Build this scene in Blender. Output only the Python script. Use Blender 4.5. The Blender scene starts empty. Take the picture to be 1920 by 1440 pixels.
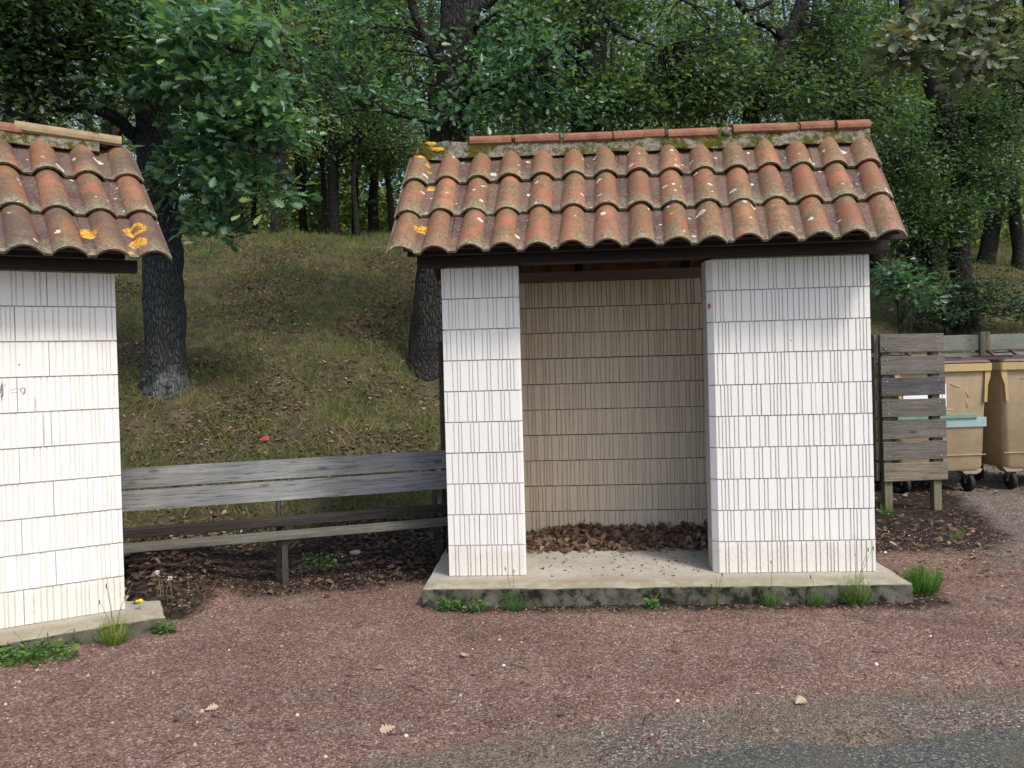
import bpy, bmesh, math, random
import numpy as np
from mathutils import Vector, Matrix, noise as mnoise

S = bpy.context.scene
COL = S.collection
rng = np.random.default_rng(11)
random.seed(5)
R = math.radians

# ------------------------------------------------------------------ camera
CP, CR, CY, CE, CF = -0.0094, -0.0267, 692.9, 1.5005, 1450.36   # pitch, roll, principal row, eye height, focal (px of 1920)
_f = np.array([0, math.cos(CP), math.sin(CP)]); _u = np.array([0, -math.sin(CP), math.cos(CP)]); _r = np.array([1.0, 0, 0])
c_rt = _r*math.cos(CR) + _u*math.sin(CR); c_up = _u*math.cos(CR) - _r*math.sin(CR); c_fw = _f
cam = bpy.data.cameras.new('camera'); cam.sensor_fit = 'HORIZONTAL'; cam.sensor_width = 36
cam.lens = CF/1920*36; cam.shift_y = -(720-CY)/1920; cam.clip_end = 600; cam.clip_start = 0.05
co = bpy.data.objects.new('camera', cam); COL.objects.link(co)
M = Matrix.Identity(4)
for i in range(3):
    M[i][0] = c_rt[i]; M[i][1] = c_up[i]; M[i][2] = -c_fw[i]
M[2][3] = CE
co.matrix_world = M
S.camera = co

# ------------------------------------------------------------------ light
SUN_AZ, SUN_EL = R(38), R(52)          # to the right behind the camera, thin cloud
to_sun = Vector((math.sin(SUN_AZ)*math.cos(SUN_EL), -math.cos(SUN_AZ)*math.cos(SUN_EL), math.sin(SUN_EL)))
W = bpy.data.worlds.new('World'); S.world = W; W.use_nodes = True
wn = W.node_tree.nodes; wl = W.node_tree.links
sky = wn.new('ShaderNodeTexSky'); sky.sky_type = 'NISHITA'; sky.sun_disc = False
sky.sun_elevation = SUN_EL; sky.sun_rotation = math.pi - SUN_AZ
sky.air_density = 1.0; sky.dust_density = 3.0; sky.ozone_density = 1.0
wl.new(sky.outputs[0], wn['Background'].inputs[0]); wn['Background'].inputs[1].default_value = 0.15
sl = bpy.data.lights.new('sun', 'SUN'); sl.energy = 1.7; sl.angle = R(10); sl.color = (1.0, 0.95, 0.87)
so = bpy.data.objects.new('sun', sl); COL.objects.link(so)
so.rotation_euler = to_sun.to_track_quat('Z', 'Y').to_euler(); so.location = (6, -8, 12)
S.view_settings.view_transform = 'Standard'; S.view_settings.look = 'None'
S.view_settings.exposure = 0.62; S.view_settings.gamma = 1
S.render.engine = 'CYCLES'
S.cycles.max_bounces = 7; S.cycles.diffuse_bounces = 4; S.cycles.transmission_bounces = 3; S.cycles.glossy_bounces = 2
S.cycles.use_denoising = True
S.cycles.caustics_reflective = False; S.cycles.caustics_refractive = False

# ------------------------------------------------------------------ helpers
def ray(u, v): return c_fw + c_rt*(u-960)/CF - c_up*(v-CY)/CF
def at(u, v, y):
    """the world point at depth y that the photo shows at (u, v)"""
    d = ray(u, v); return np.array([0, 0, CE]) + d*(y/d[1])

BO = (-2.3415-2.707*math.cos(.5055), 4.5937-2.707*math.sin(.5055))
def toe(x): return np.interp(x, [-14, -6, -4, -2, 0, 2.5, 5, 8, 14], [4.9, 5.6, 6.0, 6.35, 6.9, 8.3, 9.7, 10.5, 11.0])
def _ramp(d, k): return (np.sqrt(d*d+k*k)+d)/2
def hz(x, y):
    x = np.asarray(x, float); y = np.asarray(y, float)
    d = y-toe(x)
    h = .40*_ramp(d-.1, .3) - .36*_ramp(d-12.0, 1.5)
    h = h - .40*_ramp(-3.1, .3)*0
    w = np.clip(d/1.5, 0, 1)
    h = h + w*(.07*np.sin(1.7*x+.6*y)+.05*np.sin(2.9*y-1.1*x+1)+.03*np.sin(5.1*x+3.7*y))
    tb = (x-BO[0])*math.cos(.5055)+(y-BO[1])*math.sin(.5055); sb = -(x-BO[0])*math.sin(.5055)+(y-BO[1])*math.cos(.5055)
    ss = lambda a, b, q: np.clip((q-a)/(b-a), 0, 1)**2*(3-2*np.clip((q-a)/(b-a), 0, 1))
    mound = .15*ss(2.64, 2.76, tb)*(1-ss(3.0, 3.7, tb))*ss(-.05, .25, sb)*(1-ss(1.4, 2.0, sb))   # soil banked against the left shelter's side
    near = np.clip((y-3)/2, 0, 1)*(1-w)
    h = h + near*(.008*np.sin(3.1*x+1.3)*np.sin(2.3*y)+.006*np.sin(7*x)*np.sin(6*y+1))
    return np.where(d < -1.2, h*np.clip((d+2.6)/1.4, 0, 1), h)+mound
def on_ground(u, v, y0=5.0, y1=60.0):
    d = ray(u, v)
    for y in np.arange(y0, y1, .02):
        p = np.array([0, 0, CE]) + d*(y/d[1])
        if p[2] <= hz(p[0], p[1]): return np.array([p[0], p[1], float(hz(p[0], p[1]))])
    p = at(u, v, 20); return np.array([p[0], p[1], float(hz(p[0], p[1]))])

def tag(o, label=None, cat=None, group=None, kind=None):
    if label: o['label'] = label
    if cat: o['category'] = cat
    if group: o['group'] = group
    if kind: o['kind'] = kind
    return o
def empty(name, loc, rz=0):
    o = bpy.data.objects.new(name, None); COL.objects.link(o); o.location = loc; o.rotation_euler = (0, 0, rz)
    o.empty_display_size = .1
    return o

class MB:
    """collects shapes into one mesh object"""
    def __init__(s): s.v = []; s.f = []; s.m = []; s.sm = []; s.att = {}
    def add(s, vs, fs, mi=0, smooth=False):
        b = len(s.v); s.v += [tuple(map(float, p)) for p in vs]
        for f in fs: s.f.append([i+b for i in f]); s.m.append(mi); s.sm.append(smooth)
        return b
    def box(s, a, b, mi=0, bev=0.0):
        x0, y0, z0 = a; x1, y1, z1 = b
        if bev <= 0:
            vs = [(x0,y0,z0),(x1,y0,z0),(x1,y1,z0),(x0,y1,z0),(x0,y0,z1),(x1,y0,z1),(x1,y1,z1),(x0,y1,z1)]
            s.add(vs, [(0,3,2,1),(4,5,6,7),(0,1,5,4),(1,2,6,5),(2,3,7,6),(3,0,4,7)], mi); return
        bm = bmesh.new(); bmesh.ops.create_cube(bm, size=1)
        for v in bm.verts: v.co = Vector((x0+(v.co.x+.5)*(x1-x0), y0+(v.co.y+.5)*(y1-y0), z0+(v.co.z+.5)*(z1-z0)))
        bmesh.ops.bevel(bm, geom=list(bm.edges), offset=bev, segments=2, affect='EDGES', profile=.6)
        s.bm(bm, mi); bm.free()
    def bm(s, bm, mi=0, smooth=False, mat=None):
        bm.verts.index_update()
        vs = [((mat @ v.co) if mat else v.co) for v in bm.verts]
        s.add(vs, [[v.index for v in f.verts] for f in bm.faces], mi, smooth)
    def tube(s, pts, rad, n=8, mi=0, smooth=True, cap=True, wob=0.0, flare=0.0):
        pts = [np.array(p, float) for p in pts]
        if not hasattr(rad, '__len__'): rad = [rad]*len(pts)
        t = pts[1]-pts[0]; t /= np.linalg.norm(t)
        a = np.cross(t, [0.31, .9, .1]); a /= np.linalg.norm(a)
        vs = []; ph = random.random()*6
        for i, p in enumerate(pts):
            q = pts[min(i+1, len(pts)-1)]-pts[max(i-1, 0)]; q /= (np.linalg.norm(q)+1e-9)
            a = a-q*np.dot(a, q); a /= np.linalg.norm(a); b = np.cross(q, a)
            for k in range(n):
                th = 2*math.pi*k/n; r = rad[i]
                if wob: r *= 1+wob*(mnoise.noise(Vector((math.cos(th)*1.6+ph, math.sin(th)*1.6, i*.35)))*1.4)
                if flare and i < 3: r *= 1+flare*(2.2-i)/2.2*max(0, math.sin(th*4+ph))*.5
                vs.append(p+a*(r*math.cos(th))+b*(r*math.sin(th)))
        fs = [(i*n+k, i*n+(k+1) % n, (i+1)*n+(k+1) % n, (i+1)*n+k) for i in range(len(pts)-1) for k in range(n)]
        if cap: fs += [tuple(reversed(range(n))), tuple((len(pts)-1)*n+k for k in range(n))]
        s.add(vs, fs, mi, smooth)
    def build(s, name, mats, parent=None, loc=None):
        me = bpy.data.meshes.new(name)
        me.from_pydata(s.v, [], s.f)
        if not isinstance(mats, (list, tuple)): mats = [mats]
        for m in mats: me.materials.append(m)
        me.polygons.foreach_set('material_index', np.array(s.m, np.int32))
        me.polygons.foreach_set('use_smooth', np.array(s.sm, bool))
        for k, a in s.att.items():
            if k == 'tq':
                t = me.attributes.new(k, 'FLOAT_VECTOR', 'POINT'); t.data.foreach_set('vector', np.array(a, np.float32).ravel())
            else:
                t = me.attributes.new(k, 'FLOAT', 'POINT'); t.data.foreach_set('value', np.array(a, np.float32))
        me.update()
        o = bpy.data.objects.new(name, me); COL.objects.link(o)
        if parent: o.parent = parent
        if loc is not None: o.location = loc
        return o

def jit(pts, n, amp, seed=0):
    """resample a polyline smoothly (Catmull-Rom) with a little wander"""
    P = [np.array(p, float) for p in pts]; out = []
    P = [2*P[0]-P[1]]+P+[2*P[-1]-P[-2]]
    for i in range(1, len(P)-2):
        for k in range(n):
            t = k/n
            q = .5*((2*P[i])+(-P[i-1]+P[i+1])*t+(2*P[i-1]-5*P[i]+4*P[i+1]-P[i+2])*t*t+(-P[i-1]+3*P[i]-3*P[i+1]+P[i+2])*t**3)
            if amp and (i > 1 or k > 0): q = q+np.array([random.uniform(-1, 1), random.uniform(-1, 1), random.uniform(-1, 1)*.4])*amp
            out.append(q)
    out.append(P[-2]); return out

# leaf-like meshes, all at once -----------------------------------------------------------
_xs = [0, .12, .2, .3, .4, .5, .6, .7, .8, .91, 1.0]; _ws = [.02, .10, .06, .22, .1, .31, .14, .33, .17, .17, 0]
OAK_V = [(x, 0, 0) for x in (0, 1)] + [(x, w, w*.35) for x, w in zip(_xs[:-1], _ws[:-1])] + [(x, -w, w*.35) for x, w in zip(_xs[:-1], _ws[:-1])]
OAK = (OAK_V, [[0, 1]+list(range(11, 1, -1)), [1, 0]+list(range(12, 22))])
OVAL = ([(0,0,0),(.3,.24,.06),(.7,.22,.05),(1,0,-.05),(.7,-.22,.05),(.3,-.24,.06)], [[0,3,2,1],[0,5,4,3]])
DIAM = ([(0,0,0),(.45,.27,.06),(1,0,-.04),(.45,-.27,.06)], [[0,2,1],[0,3,2]])
def leaves(name, mat, cen, dirs, nor, size, tint, shape=DIAM, parent=None, origin=(0,0,0), width=1.0):
    cen = np.asarray(cen)-np.asarray(origin); N = len(cen)
    tv = np.array(shape[0], float); tv[:, 1] *= width; K = len(tv)
    d = dirs/(np.linalg.norm(dirs, axis=1, keepdims=True)+1e-9)
    n = nor-d*np.sum(nor*d, 1, keepdims=True); n /= (np.linalg.norm(n, axis=1, keepdims=True)+1e-9)
    b = np.cross(n, d)
    sz = np.broadcast_to(size, (N,))[:, None, None]
    V = cen[:, None, :]+sz*(tv[None, :, 0:1]*d[:, None, :]+tv[None, :, 1:2]*b[:, None, :]+tv[None, :, 2:3]*n[:, None, :])
    fl = np.concatenate([np.array(f) for f in shape[1]]); ft = np.array([len(f) for f in shape[1]])
    L = (fl[None, :]+np.arange(N)[:, None]*K).ravel(); T = np.tile(ft, N); st = np.concatenate([[0], np.cumsum(T)[:-1]])
    me = bpy.data.meshes.new(name); me.vertices.add(N*K); me.vertices.foreach_set('co', V.astype(np.float32).ravel())
    me.loops.add(len(L)); me.loops.foreach_set('vertex_index', L.astype(np.int32))
    me.polygons.add(len(T)); me.polygons.foreach_set('loop_start', st.astype(np.int32)); me.polygons.foreach_set('loop_total', T.astype(np.int32))
    a = me.attributes.new('tint', 'FLOAT', 'FACE'); a.data.foreach_set('value', np.repeat(tint, len(ft)).astype(np.float32))
    me.materials.append(mat); me.update(calc_edges=True)
    o = bpy.data.objects.new(name, me); COL.objects.link(o)
    if parent: o.parent = parent
    return o
def nrm(n, s): return rng.normal(0, s, (n, 3))
def sprays(centres, per, rad, flat=.35, up=1.0):
    """leaf positions, directions and normals for clusters of leaves round twig ends"""
    centres = np.asarray(centres); n = len(centres)*per
    c = np.repeat(centres, per, 0); off = rng.normal(0, 1, (n, 3))*np.array([rad, rad, rad*flat])
    tilt = np.repeat(rng.normal(0, .45, (len(centres), 3))+np.array([0, -.15, up]), per, 0)
    off[:, 2] -= (off[:, 0]*tilt[:, 0]+off[:, 1]*tilt[:, 1])/np.maximum(.5, tilt[:, 2])*.5
    d = off*np.array([1, 1, .6])+nrm(n, .5*rad)+np.array([0, 0, -.25*rad]); d[np.linalg.norm(d, axis=1) < 1e-4] = (1, 0, 0)
    return c+off, d, tilt+nrm(n, .45)
def blob(c, r, n):
    """points spread through an ellipsoid, thicker near its skin"""
    v = rng.normal(0, 1, (n, 3)); v /= np.linalg.norm(v, axis=1, keepdims=True)
    return np.asarray(c)+v*(rng.random((n, 1))**.45)*np.asarray(r)

# ------------------------------------------------------------------ materials
def mat(name):
    m = bpy.data.materials.new(name); m.use_nodes = True; nt = m.node_tree; nt.nodes.clear()
    out = nt.nodes.new('ShaderNodeOutputMaterial'); return m, nt, out
class G:
    def __init__(s, nt): s.nt = nt
    def n(s, t, **k):
        x = s.nt.nodes.new('ShaderNode'+t)
        for a, b in k.items(): setattr(x, a, b)
        return x
    def l(s, a, b): s.nt.links.new(a, b)
    def val(s, node, inp, v):
        if hasattr(v, 'is_output') or isinstance(v, bpy.types.NodeSocket): s.l(v, node.inputs[inp])
        else: node.inputs[inp].default_value = v
    def coord(s, kind='Object', scale=(1, 1, 1)):
        c = s.n('TexCoord'); m = s.n('Mapping'); s.l(c.outputs[kind], m.inputs[0]); m.inputs['Scale'].default_value = scale; return m.outputs[0]
    def pos(s, scale=(1, 1, 1)):
        c = s.n('NewGeometry'); m = s.n('Mapping'); s.l(c.outputs['Position'], m.inputs[0]); m.inputs['Scale'].default_value = scale; return m.outputs[0]
    def noise(s, vec, scale, detail=4, rough=.6, dist=0):
        x = s.n('TexNoise'); s.l(vec, x.inputs['Vector']); x.inputs['Scale'].default_value = scale; x.inputs['Detail'].default_value = detail
        x.inputs['Roughness'].default_value = rough; x.inputs['Distortion'].default_value = dist; return x.outputs['Fac']
    def vor(s, vec, scale, feat='F1', out='Distance', rnd=1.0):
        x = s.n('TexVoronoi', feature=feat); s.l(vec, x.inputs['Vector']); x.inputs['Scale'].default_value = scale; x.inputs['Randomness'].default_value = rnd; return x.outputs[out]
    def ramp(s, fac, stops, interp='LINEAR'):
        x = s.n('ValToRGB'); s.l(fac, x.inputs[0]); r = x.color_ramp; r.interpolation = interp
        while len(r.elements) < len(stops): r.elements.new(.5)
        for e, (p, c) in zip(r.elements, stops):
            e.position = p; e.color = (c, c, c, 1) if not hasattr(c, '__len__') else (*c, 1)
        return x.outputs[0]
    def mix(s, fac, a, b, mode='MIX'):
        x = s.n('Mix', data_type='RGBA', blend_type=mode); s.val(x, 0, fac)
        for i, c in ((6, a), (7, b)):
            if isinstance(c, tuple): c = (*c, 1) if len(c) == 3 else c
            s.val(x, i, c)
        return x.outputs[2]
    def math(s, op, a, b=0.0):
        x = s.n('Math', operation=op); s.val(x, 0, a); s.val(x, 1, b); return x.outputs[0]
    def att(s, name, out='Fac'):
        x = s.n('Attribute'); x.attribute_name = name; return x.outputs[out]
    def bump(s, h, strength=.5, dist=.01, nrm=None):
        x = s.n('Bump'); s.l(h, x.inputs['Height']); x.inputs['Strength'].default_value = strength; x.inputs['Distance'].default_value = dist
        if nrm is not None: s.l(nrm, x.inputs['Normal'])
        return x.outputs[0]
    def bsdf(s, col, rough=.8, normal=None, spec=.3, metal=0):
        x = s.n('BsdfPrincipled'); s.val(x, 'Base Color', (*col, 1) if isinstance(col, tuple) and len(col) == 3 else col); s.val(x, 'Roughness', rough)
        x.inputs['Specular IOR Level'].default_value = spec; x.inputs['Metallic'].default_value = metal
        if normal is not None: s.l(normal, x.inputs['Normal'])
        return x.outputs[0]

def leaf_mat(name, stops, trans=.3, rough=.42, spec=.35, tboost=1.5):
    m, nt, out = mat(name); g = G(nt)
    c = g.ramp(g.att('tint'), stops)
    c = g.mix(g.ramp(g.noise(g.pos(), 9, 2), [(.35, .75), (.65, 1.15)]), (0, 0, 0), c) if False else c
    b = g.bsdf(c, rough, spec=spec)
    t = g.n('BsdfTranslucent'); g.l(g.mix(1.0, c, (tboost*1.1, tboost*1.2, tboost*.5), 'MULTIPLY'), t.inputs[0])
    mx = g.n('MixShader'); mx.inputs[0].default_value = trans; g.l(b, mx.inputs[1]); g.l(t.outputs[0], mx.inputs[2]); g.l(mx.outputs[0], out.inputs[0])
    return m
LEAF_STOPS = [(0, (.032, .06, .034)), (.4, (.056, .105, .047)), (.75, (.105, .165, .057)), (.95, (.22, .26, .065)), (1, (.31, .31, .08))]
M_oak = leaf_mat('oak_leaf', [(0, (.05, .115, .068)), (.45, (.105, .215, .125)), (.85, (.19, .31, .155)), (1, (.3, .36, .11))], .34, .38, .7)
M_leaf = leaf_mat('wood_leaf', LEAF_STOPS, .38, .42, .45)
M_pale = leaf_mat('pale_oak_leaf', [(0, (.09, .12, .08)), (.6, (.17, .2, .14)), (.95, (.25, .27, .2)), (1, (.32, .28, .13))], .2, .55, .45, 1.2)
M_ivy = leaf_mat('ivy_leaf', [(0, (.015, .035, .018)), (.6, (.035, .07, .025)), (.92, (.09, .12, .035)), (1, (.3, .22, .05))], .2, .35, .5)
M_grass = leaf_mat('grass_blade', [(0, (.06, .1, .034)), (.4, (.13, .165, .05)), (.7, (.22, .21, .072)), (1, (.38, .32, .15))], .25, .6, .2)
M_lush = leaf_mat('lush_blade', [(0, (.04, .12, .025)), (.6, (.09, .2, .04)), (1, (.26, .28, .07))], .3, .5, .3)
M_deadleaf = leaf_mat('dead_leaf', [(0, (.06, .038, .028)), (.45, (.15, .095, .066)), (.8, (.25, .165, .12)), (1, (.42, .32, .24))], .1, .7, .2, 1.0)

def bark(name, a, b, patch=False):
    m, nt, out = mat(name); g = G(nt)
    v = g.pos((1, 1, .3)); w = g.noise(g.pos(), 6, 3)
    vd = g.n('Mix', data_type='VECTOR'); vd.inputs[0].default_value = .06; g.l(v, vd.inputs[4])
    nn = g.n('TexNoise'); g.l(v, nn.inputs['Vector']); nn.inputs['Scale'].default_value = 9; g.l(nn.outputs['Color'], vd.inputs[5])
    cr = g.vor(vd.outputs[1], 30, 'DISTANCE_TO_EDGE')
    ridge = g.ramp(cr, [(0, 0), (.25, 1)])
    col = g.mix(ridge, tuple(x*.3 for x in a), g.mix(w, a, b))
    fine = g.noise(g.pos((1, 1, .4)), 80, 3); col = g.mix(g.ramp(fine, [(.4, .0), (.75, .45)]), col, tuple(min(1, x*1.9) for x in b))
    if patch:
        c = g.n('NewGeometry'); sx = g.n('SeparateXYZ'); g.l(c.outputs['Position'], sx.inputs[0])
        hgt = g.math('ADD', sx.outputs[2], g.math('MULTIPLY', g.noise(g.pos(), 4, 3), .35))
        f = g.ramp(g.math('SUBTRACT', hgt, patch), [(.0, 1), (.12, 0)])
        f = g.math('MULTIPLY', f, g.ramp(g.noise(g.pos(), 7, 4), [(.38, 0), (.55, .85)]))
        col = g.mix(f, col, (.15, .165, .15))
    nm = g.bump(g.math('ADD', ridge, g.math('MULTIPLY', fine, .3)), .9, .02)
    g.l(g.bsdf(col, .9, nm, .15), out.inputs[0]); return m
M_bark = bark('oak_bark', (.024, .022, .019), (.045, .045, .04))
M_bark1 = bark('near_oak_bark', (.04, .044, .044), (.07, .078, .078), patch=1.62)
M_darkbark = bark('dark_bark', (.022, .02, .017), (.042, .04, .034))

def block_mat(name, base, dirt):
    m, nt, out = mat(name); g = G(nt); p = g.coord()
    n1 = g.noise(p, 3.2, 4); n2 = g.noise(p, 46, 3)
    col = g.mix(g.ramp(n1, [(.3, .0), (.75, .5)]), base, tuple(x*.9 for x in base))
    c = g.n('TexCoord'); sx = g.n('SeparateXYZ'); g.l(c.outputs['Object'], sx.inputs[0])
    low = g.ramp(g.math('SUBTRACT', sx.outputs[2], g.math('MULTIPLY', g.noise(p, 7, 4), .3)), [(.0, .35), (.07, .0)])
    col = g.mix(g.math('MULTIPLY', low, g.ramp(n2, [(.3, .3), (.7, 1)])), col, dirt)
    pit = g.vor(p, 55); pits = g.math('MULTIPLY', g.ramp(pit, [(.04, 1), (.1, 0)]), g.ramp(g.noise(p, 13, 2), [(.5, 0), (.6, .7)]))
    col = g.mix(pits, col, (.3, .28, .25))
    sp = g.vor(p, 3.1); col = g.mix(g.ramp(sp, [(.012, .85), (.02, 0)]), col, (.06, .06, .06))
    nm = g.bump(g.math('SUBTRACT', g.math('ADD', n2, g.math('MULTIPLY', n1, .5)), pits), .25, .003)
    g.l(g.bsdf(col, .75, nm, .25), out.inputs[0]); return m
M_block = block_mat('white_painted_block', (.8, .785, .75), (.42, .36, .25))
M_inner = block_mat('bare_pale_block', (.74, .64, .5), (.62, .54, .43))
def plain(name, a, b, scale=8, rough=.8, bump=.2, bd=.004, spec=.3, metal=0, stretch=(1, 1, 1)):
    m, nt, out = mat(name); g = G(nt); p = g.coord('Object', stretch); n = g.noise(p, scale, 5, .65)
    g.l(g.bsdf(g.mix(g.ramp(n, [(.3, 0), (.7, 1)]), a, b), rough, g.bump(n, bump, bd), spec, metal), out.inputs[0]); return m
M_mortar = plain('joint_mortar', (.38, .355, .32), (.52, .49, .45), 20)
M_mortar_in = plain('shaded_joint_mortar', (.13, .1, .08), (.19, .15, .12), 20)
M_cap = plain('cement_strip', (.16, .155, .13), (.3, .29, .25), 14)
M_beam = plain('dark_stained_timber', (.016, .012, .012), (.035, .027, .025), 5, .6, .3, .003, .35, 0, (.15, 1, 1))
M_lintel = plain('brown_timber', (.16, .11, .085), (.24, .17, .135), 5, .8, .3, .003, .2, 0, (.12, 1, 1))

def concrete():
    m, nt, out = mat('weathered_concrete'); g = G(nt); p = g.coord()
    n1 = g.noise(p, 2.3, 5); n2 = g.noise(p, 22, 5, .7); n3 = g.noise(p, 7, 5, .7)
    top = g.mix(g.ramp(n1, [(.35, 0), (.65, 1)]), (.34, .315, .265), (.47, .44, .38))
    top = g.mix(g.ramp(n2, [(.52, 0), (.7, .55)]), top, (.17, .15, .11))
    geo = g.n('NewGeometry'); sx = g.n('SeparateXYZ'); g.l(geo.outputs['Normal'], sx.inputs[0])
    c = g.n('TexCoord'); so_ = g.n('SeparateXYZ'); g.l(c.outputs['Object'], so_.inputs[0])
    edge = g.ramp(so_.outputs[1], [(.0, 1), (.5, 0)])
    # outdoor strip of the slab carries yellow-green algae, inside stays clean
    alg = g.math('MULTIPLY', g.ramp(g.math('ADD', so_.outputs[1], g.math('MULTIPLY', n3, .3)), [(.02, 1), (.2, 0)]), g.ramp(n3, [(.3, .25), (.6, .9)]))
    top = g.mix(alg, top, (.24, .215, .135))
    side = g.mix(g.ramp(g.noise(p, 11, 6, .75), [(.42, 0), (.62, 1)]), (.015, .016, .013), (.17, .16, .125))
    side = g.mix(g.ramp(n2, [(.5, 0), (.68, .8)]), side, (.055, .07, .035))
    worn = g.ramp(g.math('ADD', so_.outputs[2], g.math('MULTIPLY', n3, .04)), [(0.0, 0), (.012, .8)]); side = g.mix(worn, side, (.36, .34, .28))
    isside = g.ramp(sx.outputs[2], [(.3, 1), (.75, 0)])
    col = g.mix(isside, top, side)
    g.l(g.bsdf(col, .9, g.bump(g.math('ADD', n2, n3), .5, .008), .2), out.inputs[0]); return m
M_conc = concrete()

def tile_mat(name, old, orange=()):
    m, nt, out = mat(name); g = G(nt); p = g.coord()
    tint = g.att('tint'); pan = g.att('pan'); n1 = g.noise(p, 9, 5, .65); n2 = g.noise(p, 60, 4, .7); n3 = g.noise(p, 3.3, 3)
    col = g.ramp(tint, [(0, (.22, .082, .044)), (.5, (.32, .122, .064)), (1, (.39, .16, .084))])
    col = g.mix(g.ramp(n2, [(.35, .35), (.7, 0)]), col, (.2, .07, .04))
    # brown-olive lichen film in rounded patches
    blot = g.ramp(g.math('ADD', g.math('MULTIPLY', n1, .75), g.math('MULTIPLY', n3, .35)), [(.46-.05*old, 0), (.6-.05*old, .9)])
    film = g.mix(g.ramp(n2, [(.4, 0), (.65, 1)]), (.12, .075, .04), (.235, .165, .08))
    col = g.mix(blot, col, film)
    rings = g.math('MULTIPLY', g.ramp(g.vor(p, 13), [(.2, 0), (.25, 1), (.32, 0)]), g.ramp(n3, [(.5, 0), (.58, .6)]))
    col = g.mix(rings, col, (.34, .27, .16))
    # grime and pale crust lying in the pans
    dk = g.mix(g.ramp(g.math('ADD', n3, g.math('MULTIPLY', tint, .12)), [(.42, 0), (.6, 1)]), (.028, .025, .027), (.115, .068, .055))
    dk = g.mix(g.ramp(n2, [(.54, 0), (.64, .65)]), dk, (.25, .215, .185))
    col = g.mix(g.math('MULTIPLY', g.ramp(pan, [(.35, 0), (.75, 1)]), g.ramp(n1, [(.2, 1), (.75, .55)])), col, dk)
    if old > .5: col = g.mix(g.ramp(n3, [(.4, .0), (.62, .7)]), col, (.085, .055, .05))
    tqv = g.att('tq', 'Vector'); wob = g.n('TexNoise'); g.l(tqv, wob.inputs['Vector']); wob.inputs['Scale'].default_value = 22; wob.inputs['Detail'].default_value = 3
    sub = g.n('VectorMath', operation='MULTIPLY_ADD'); g.l(wob.outputs['Color'], sub.inputs[0]); sub.inputs[1].default_value = (.05, .05, 0); g.l(tqv, sub.inputs[2]); wv = sub.outputs[0]
    for sc, thr, r0, r1 in ((8.5, .3, .09, .22), (17, .22, .12, .27)):   # pale crustose spots: some voronoi cells carry one
        vo = g.n('TexVoronoi'); g.l(wv, vo.inputs['Vector']); vo.inputs['Scale'].default_value = sc; se = g.n('SeparateColor'); g.l(vo.outputs['Color'], se.inputs[0])
        rad = g.math('ADD', g.math('MULTIPLY', se.outputs[1], r1-r0), r0)
        rel = g.math('DIVIDE', vo.outputs['Distance'], rad)
        spot = g.ramp(rel, [(.0, .45), (.45, .6), (.7, 1), (.92, 1), (1.0, 0)])
        on = g.math('MULTIPLY', g.math('LESS_THAN', se.outputs[0], thr), spot)
        col = g.mix(g.math('MULTIPLY', on, g.ramp(n2, [(.25, .55), (.5, 1)])), col, (.62, .63, .56))
    for (ot, oq, orad, hole) in orange:
        dv = g.n('VectorMath', operation='DISTANCE'); g.l(wv, dv.inputs[0]); dv.inputs[1].default_value = (ot+.025, oq+.025, 0)
        rel = g.math('DIVIDE', dv.outputs['Value'], orad)
        f = g.ramp(rel, [(max(0, hole-.12), .12 if hole else 1), (hole+.01, 1), (.88, 1), (1.0, 0)]) if hole else g.ramp(rel, [(.85, 1), (1.0, 0)])
        col = g.mix(g.math('MULTIPLY', f, g.ramp(n2, [(.36, .1), (.5, .95)])), col, g.mix(g.ramp(n2, [(.35, 0), (.65, 1)]), (.42, .16, .015), (.78, .44, .03)))
    lip = g.att('lip')
    col = g.mix(g.math('MULTIPLY', lip, g.ramp(n1, [(.35, .2), (.6, 1)])), col, g.mix(g.ramp(n2, [(.4, 0), (.6, 1)]), (.1, .1, .05), (.32, .3, .21)))
    g.l(g.bsdf(col, g.ramp(n1, [(.3, .5), (.6, .8)]), g.bump(g.math('ADD', n2, n1), .35, .004), .35), out.inputs[0]); return m
def ridge_mat():
    m, nt, out = mat('ridge_terracotta'); g = G(nt); p = g.coord(); n1 = g.noise(p, 8, 5, .7); n2 = g.noise(p, 50, 4, .7)
    col = g.mix(g.ramp(n1, [(.35, 0), (.65, 1)]), (.17, .075, .048), (.33, .15, .09))
    col = g.mix(g.math('MULTIPLY', g.ramp(n1, [(.5, 0), (.62, .7)]), g.ramp(n2, [(.35, .4), (.6, 1)])), col, (.2, .15, .075))
    col = g.mix(g.ramp(n2, [(.62, 0), (.7, .8)]), col, (.4, .36, .29))
    g.l(g.bsdf(col, .85, g.bump(g.math('ADD', n1, n2), .5, .006), .2), out.inputs[0]); return m
M_ridge = ridge_mat()
M_ridge_pale = plain('pale_ridge_terracotta', (.2, .14, .075), (.34, .26, .15), 12, .85, .5)
def mossy():
    m, nt, out = mat('mossy_mortar'); g = G(nt); p = g.coord(); n1 = g.noise(p, 9, 5, .7); n2 = g.noise(p, 45, 4, .7)
    col = g.mix(g.ramp(n2, [(.35, 0), (.65, 1)]), (.14, .125, .095), (.34, .31, .25))
    col = g.mix(g.ramp(n1, [(.45, 0), (.56, 1)]), col, g.mix(n2, (.03, .035, .008), (.13, .12, .02)))
    g.l(g.bsdf(col, .95, g.bump(g.math('ADD', n2, n1), 1, .02), .1), out.inputs[0]); return m
M_moss = mossy()
M_lich_o = plain('orange_lichen', (.3, .17, .04), (.72, .42, .04), 40, .95, .8, .006)
M_lich_w = plain('white_lichen', (.5, .52, .46), (.72, .73, .68), 40, .9, .6, .004)

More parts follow.
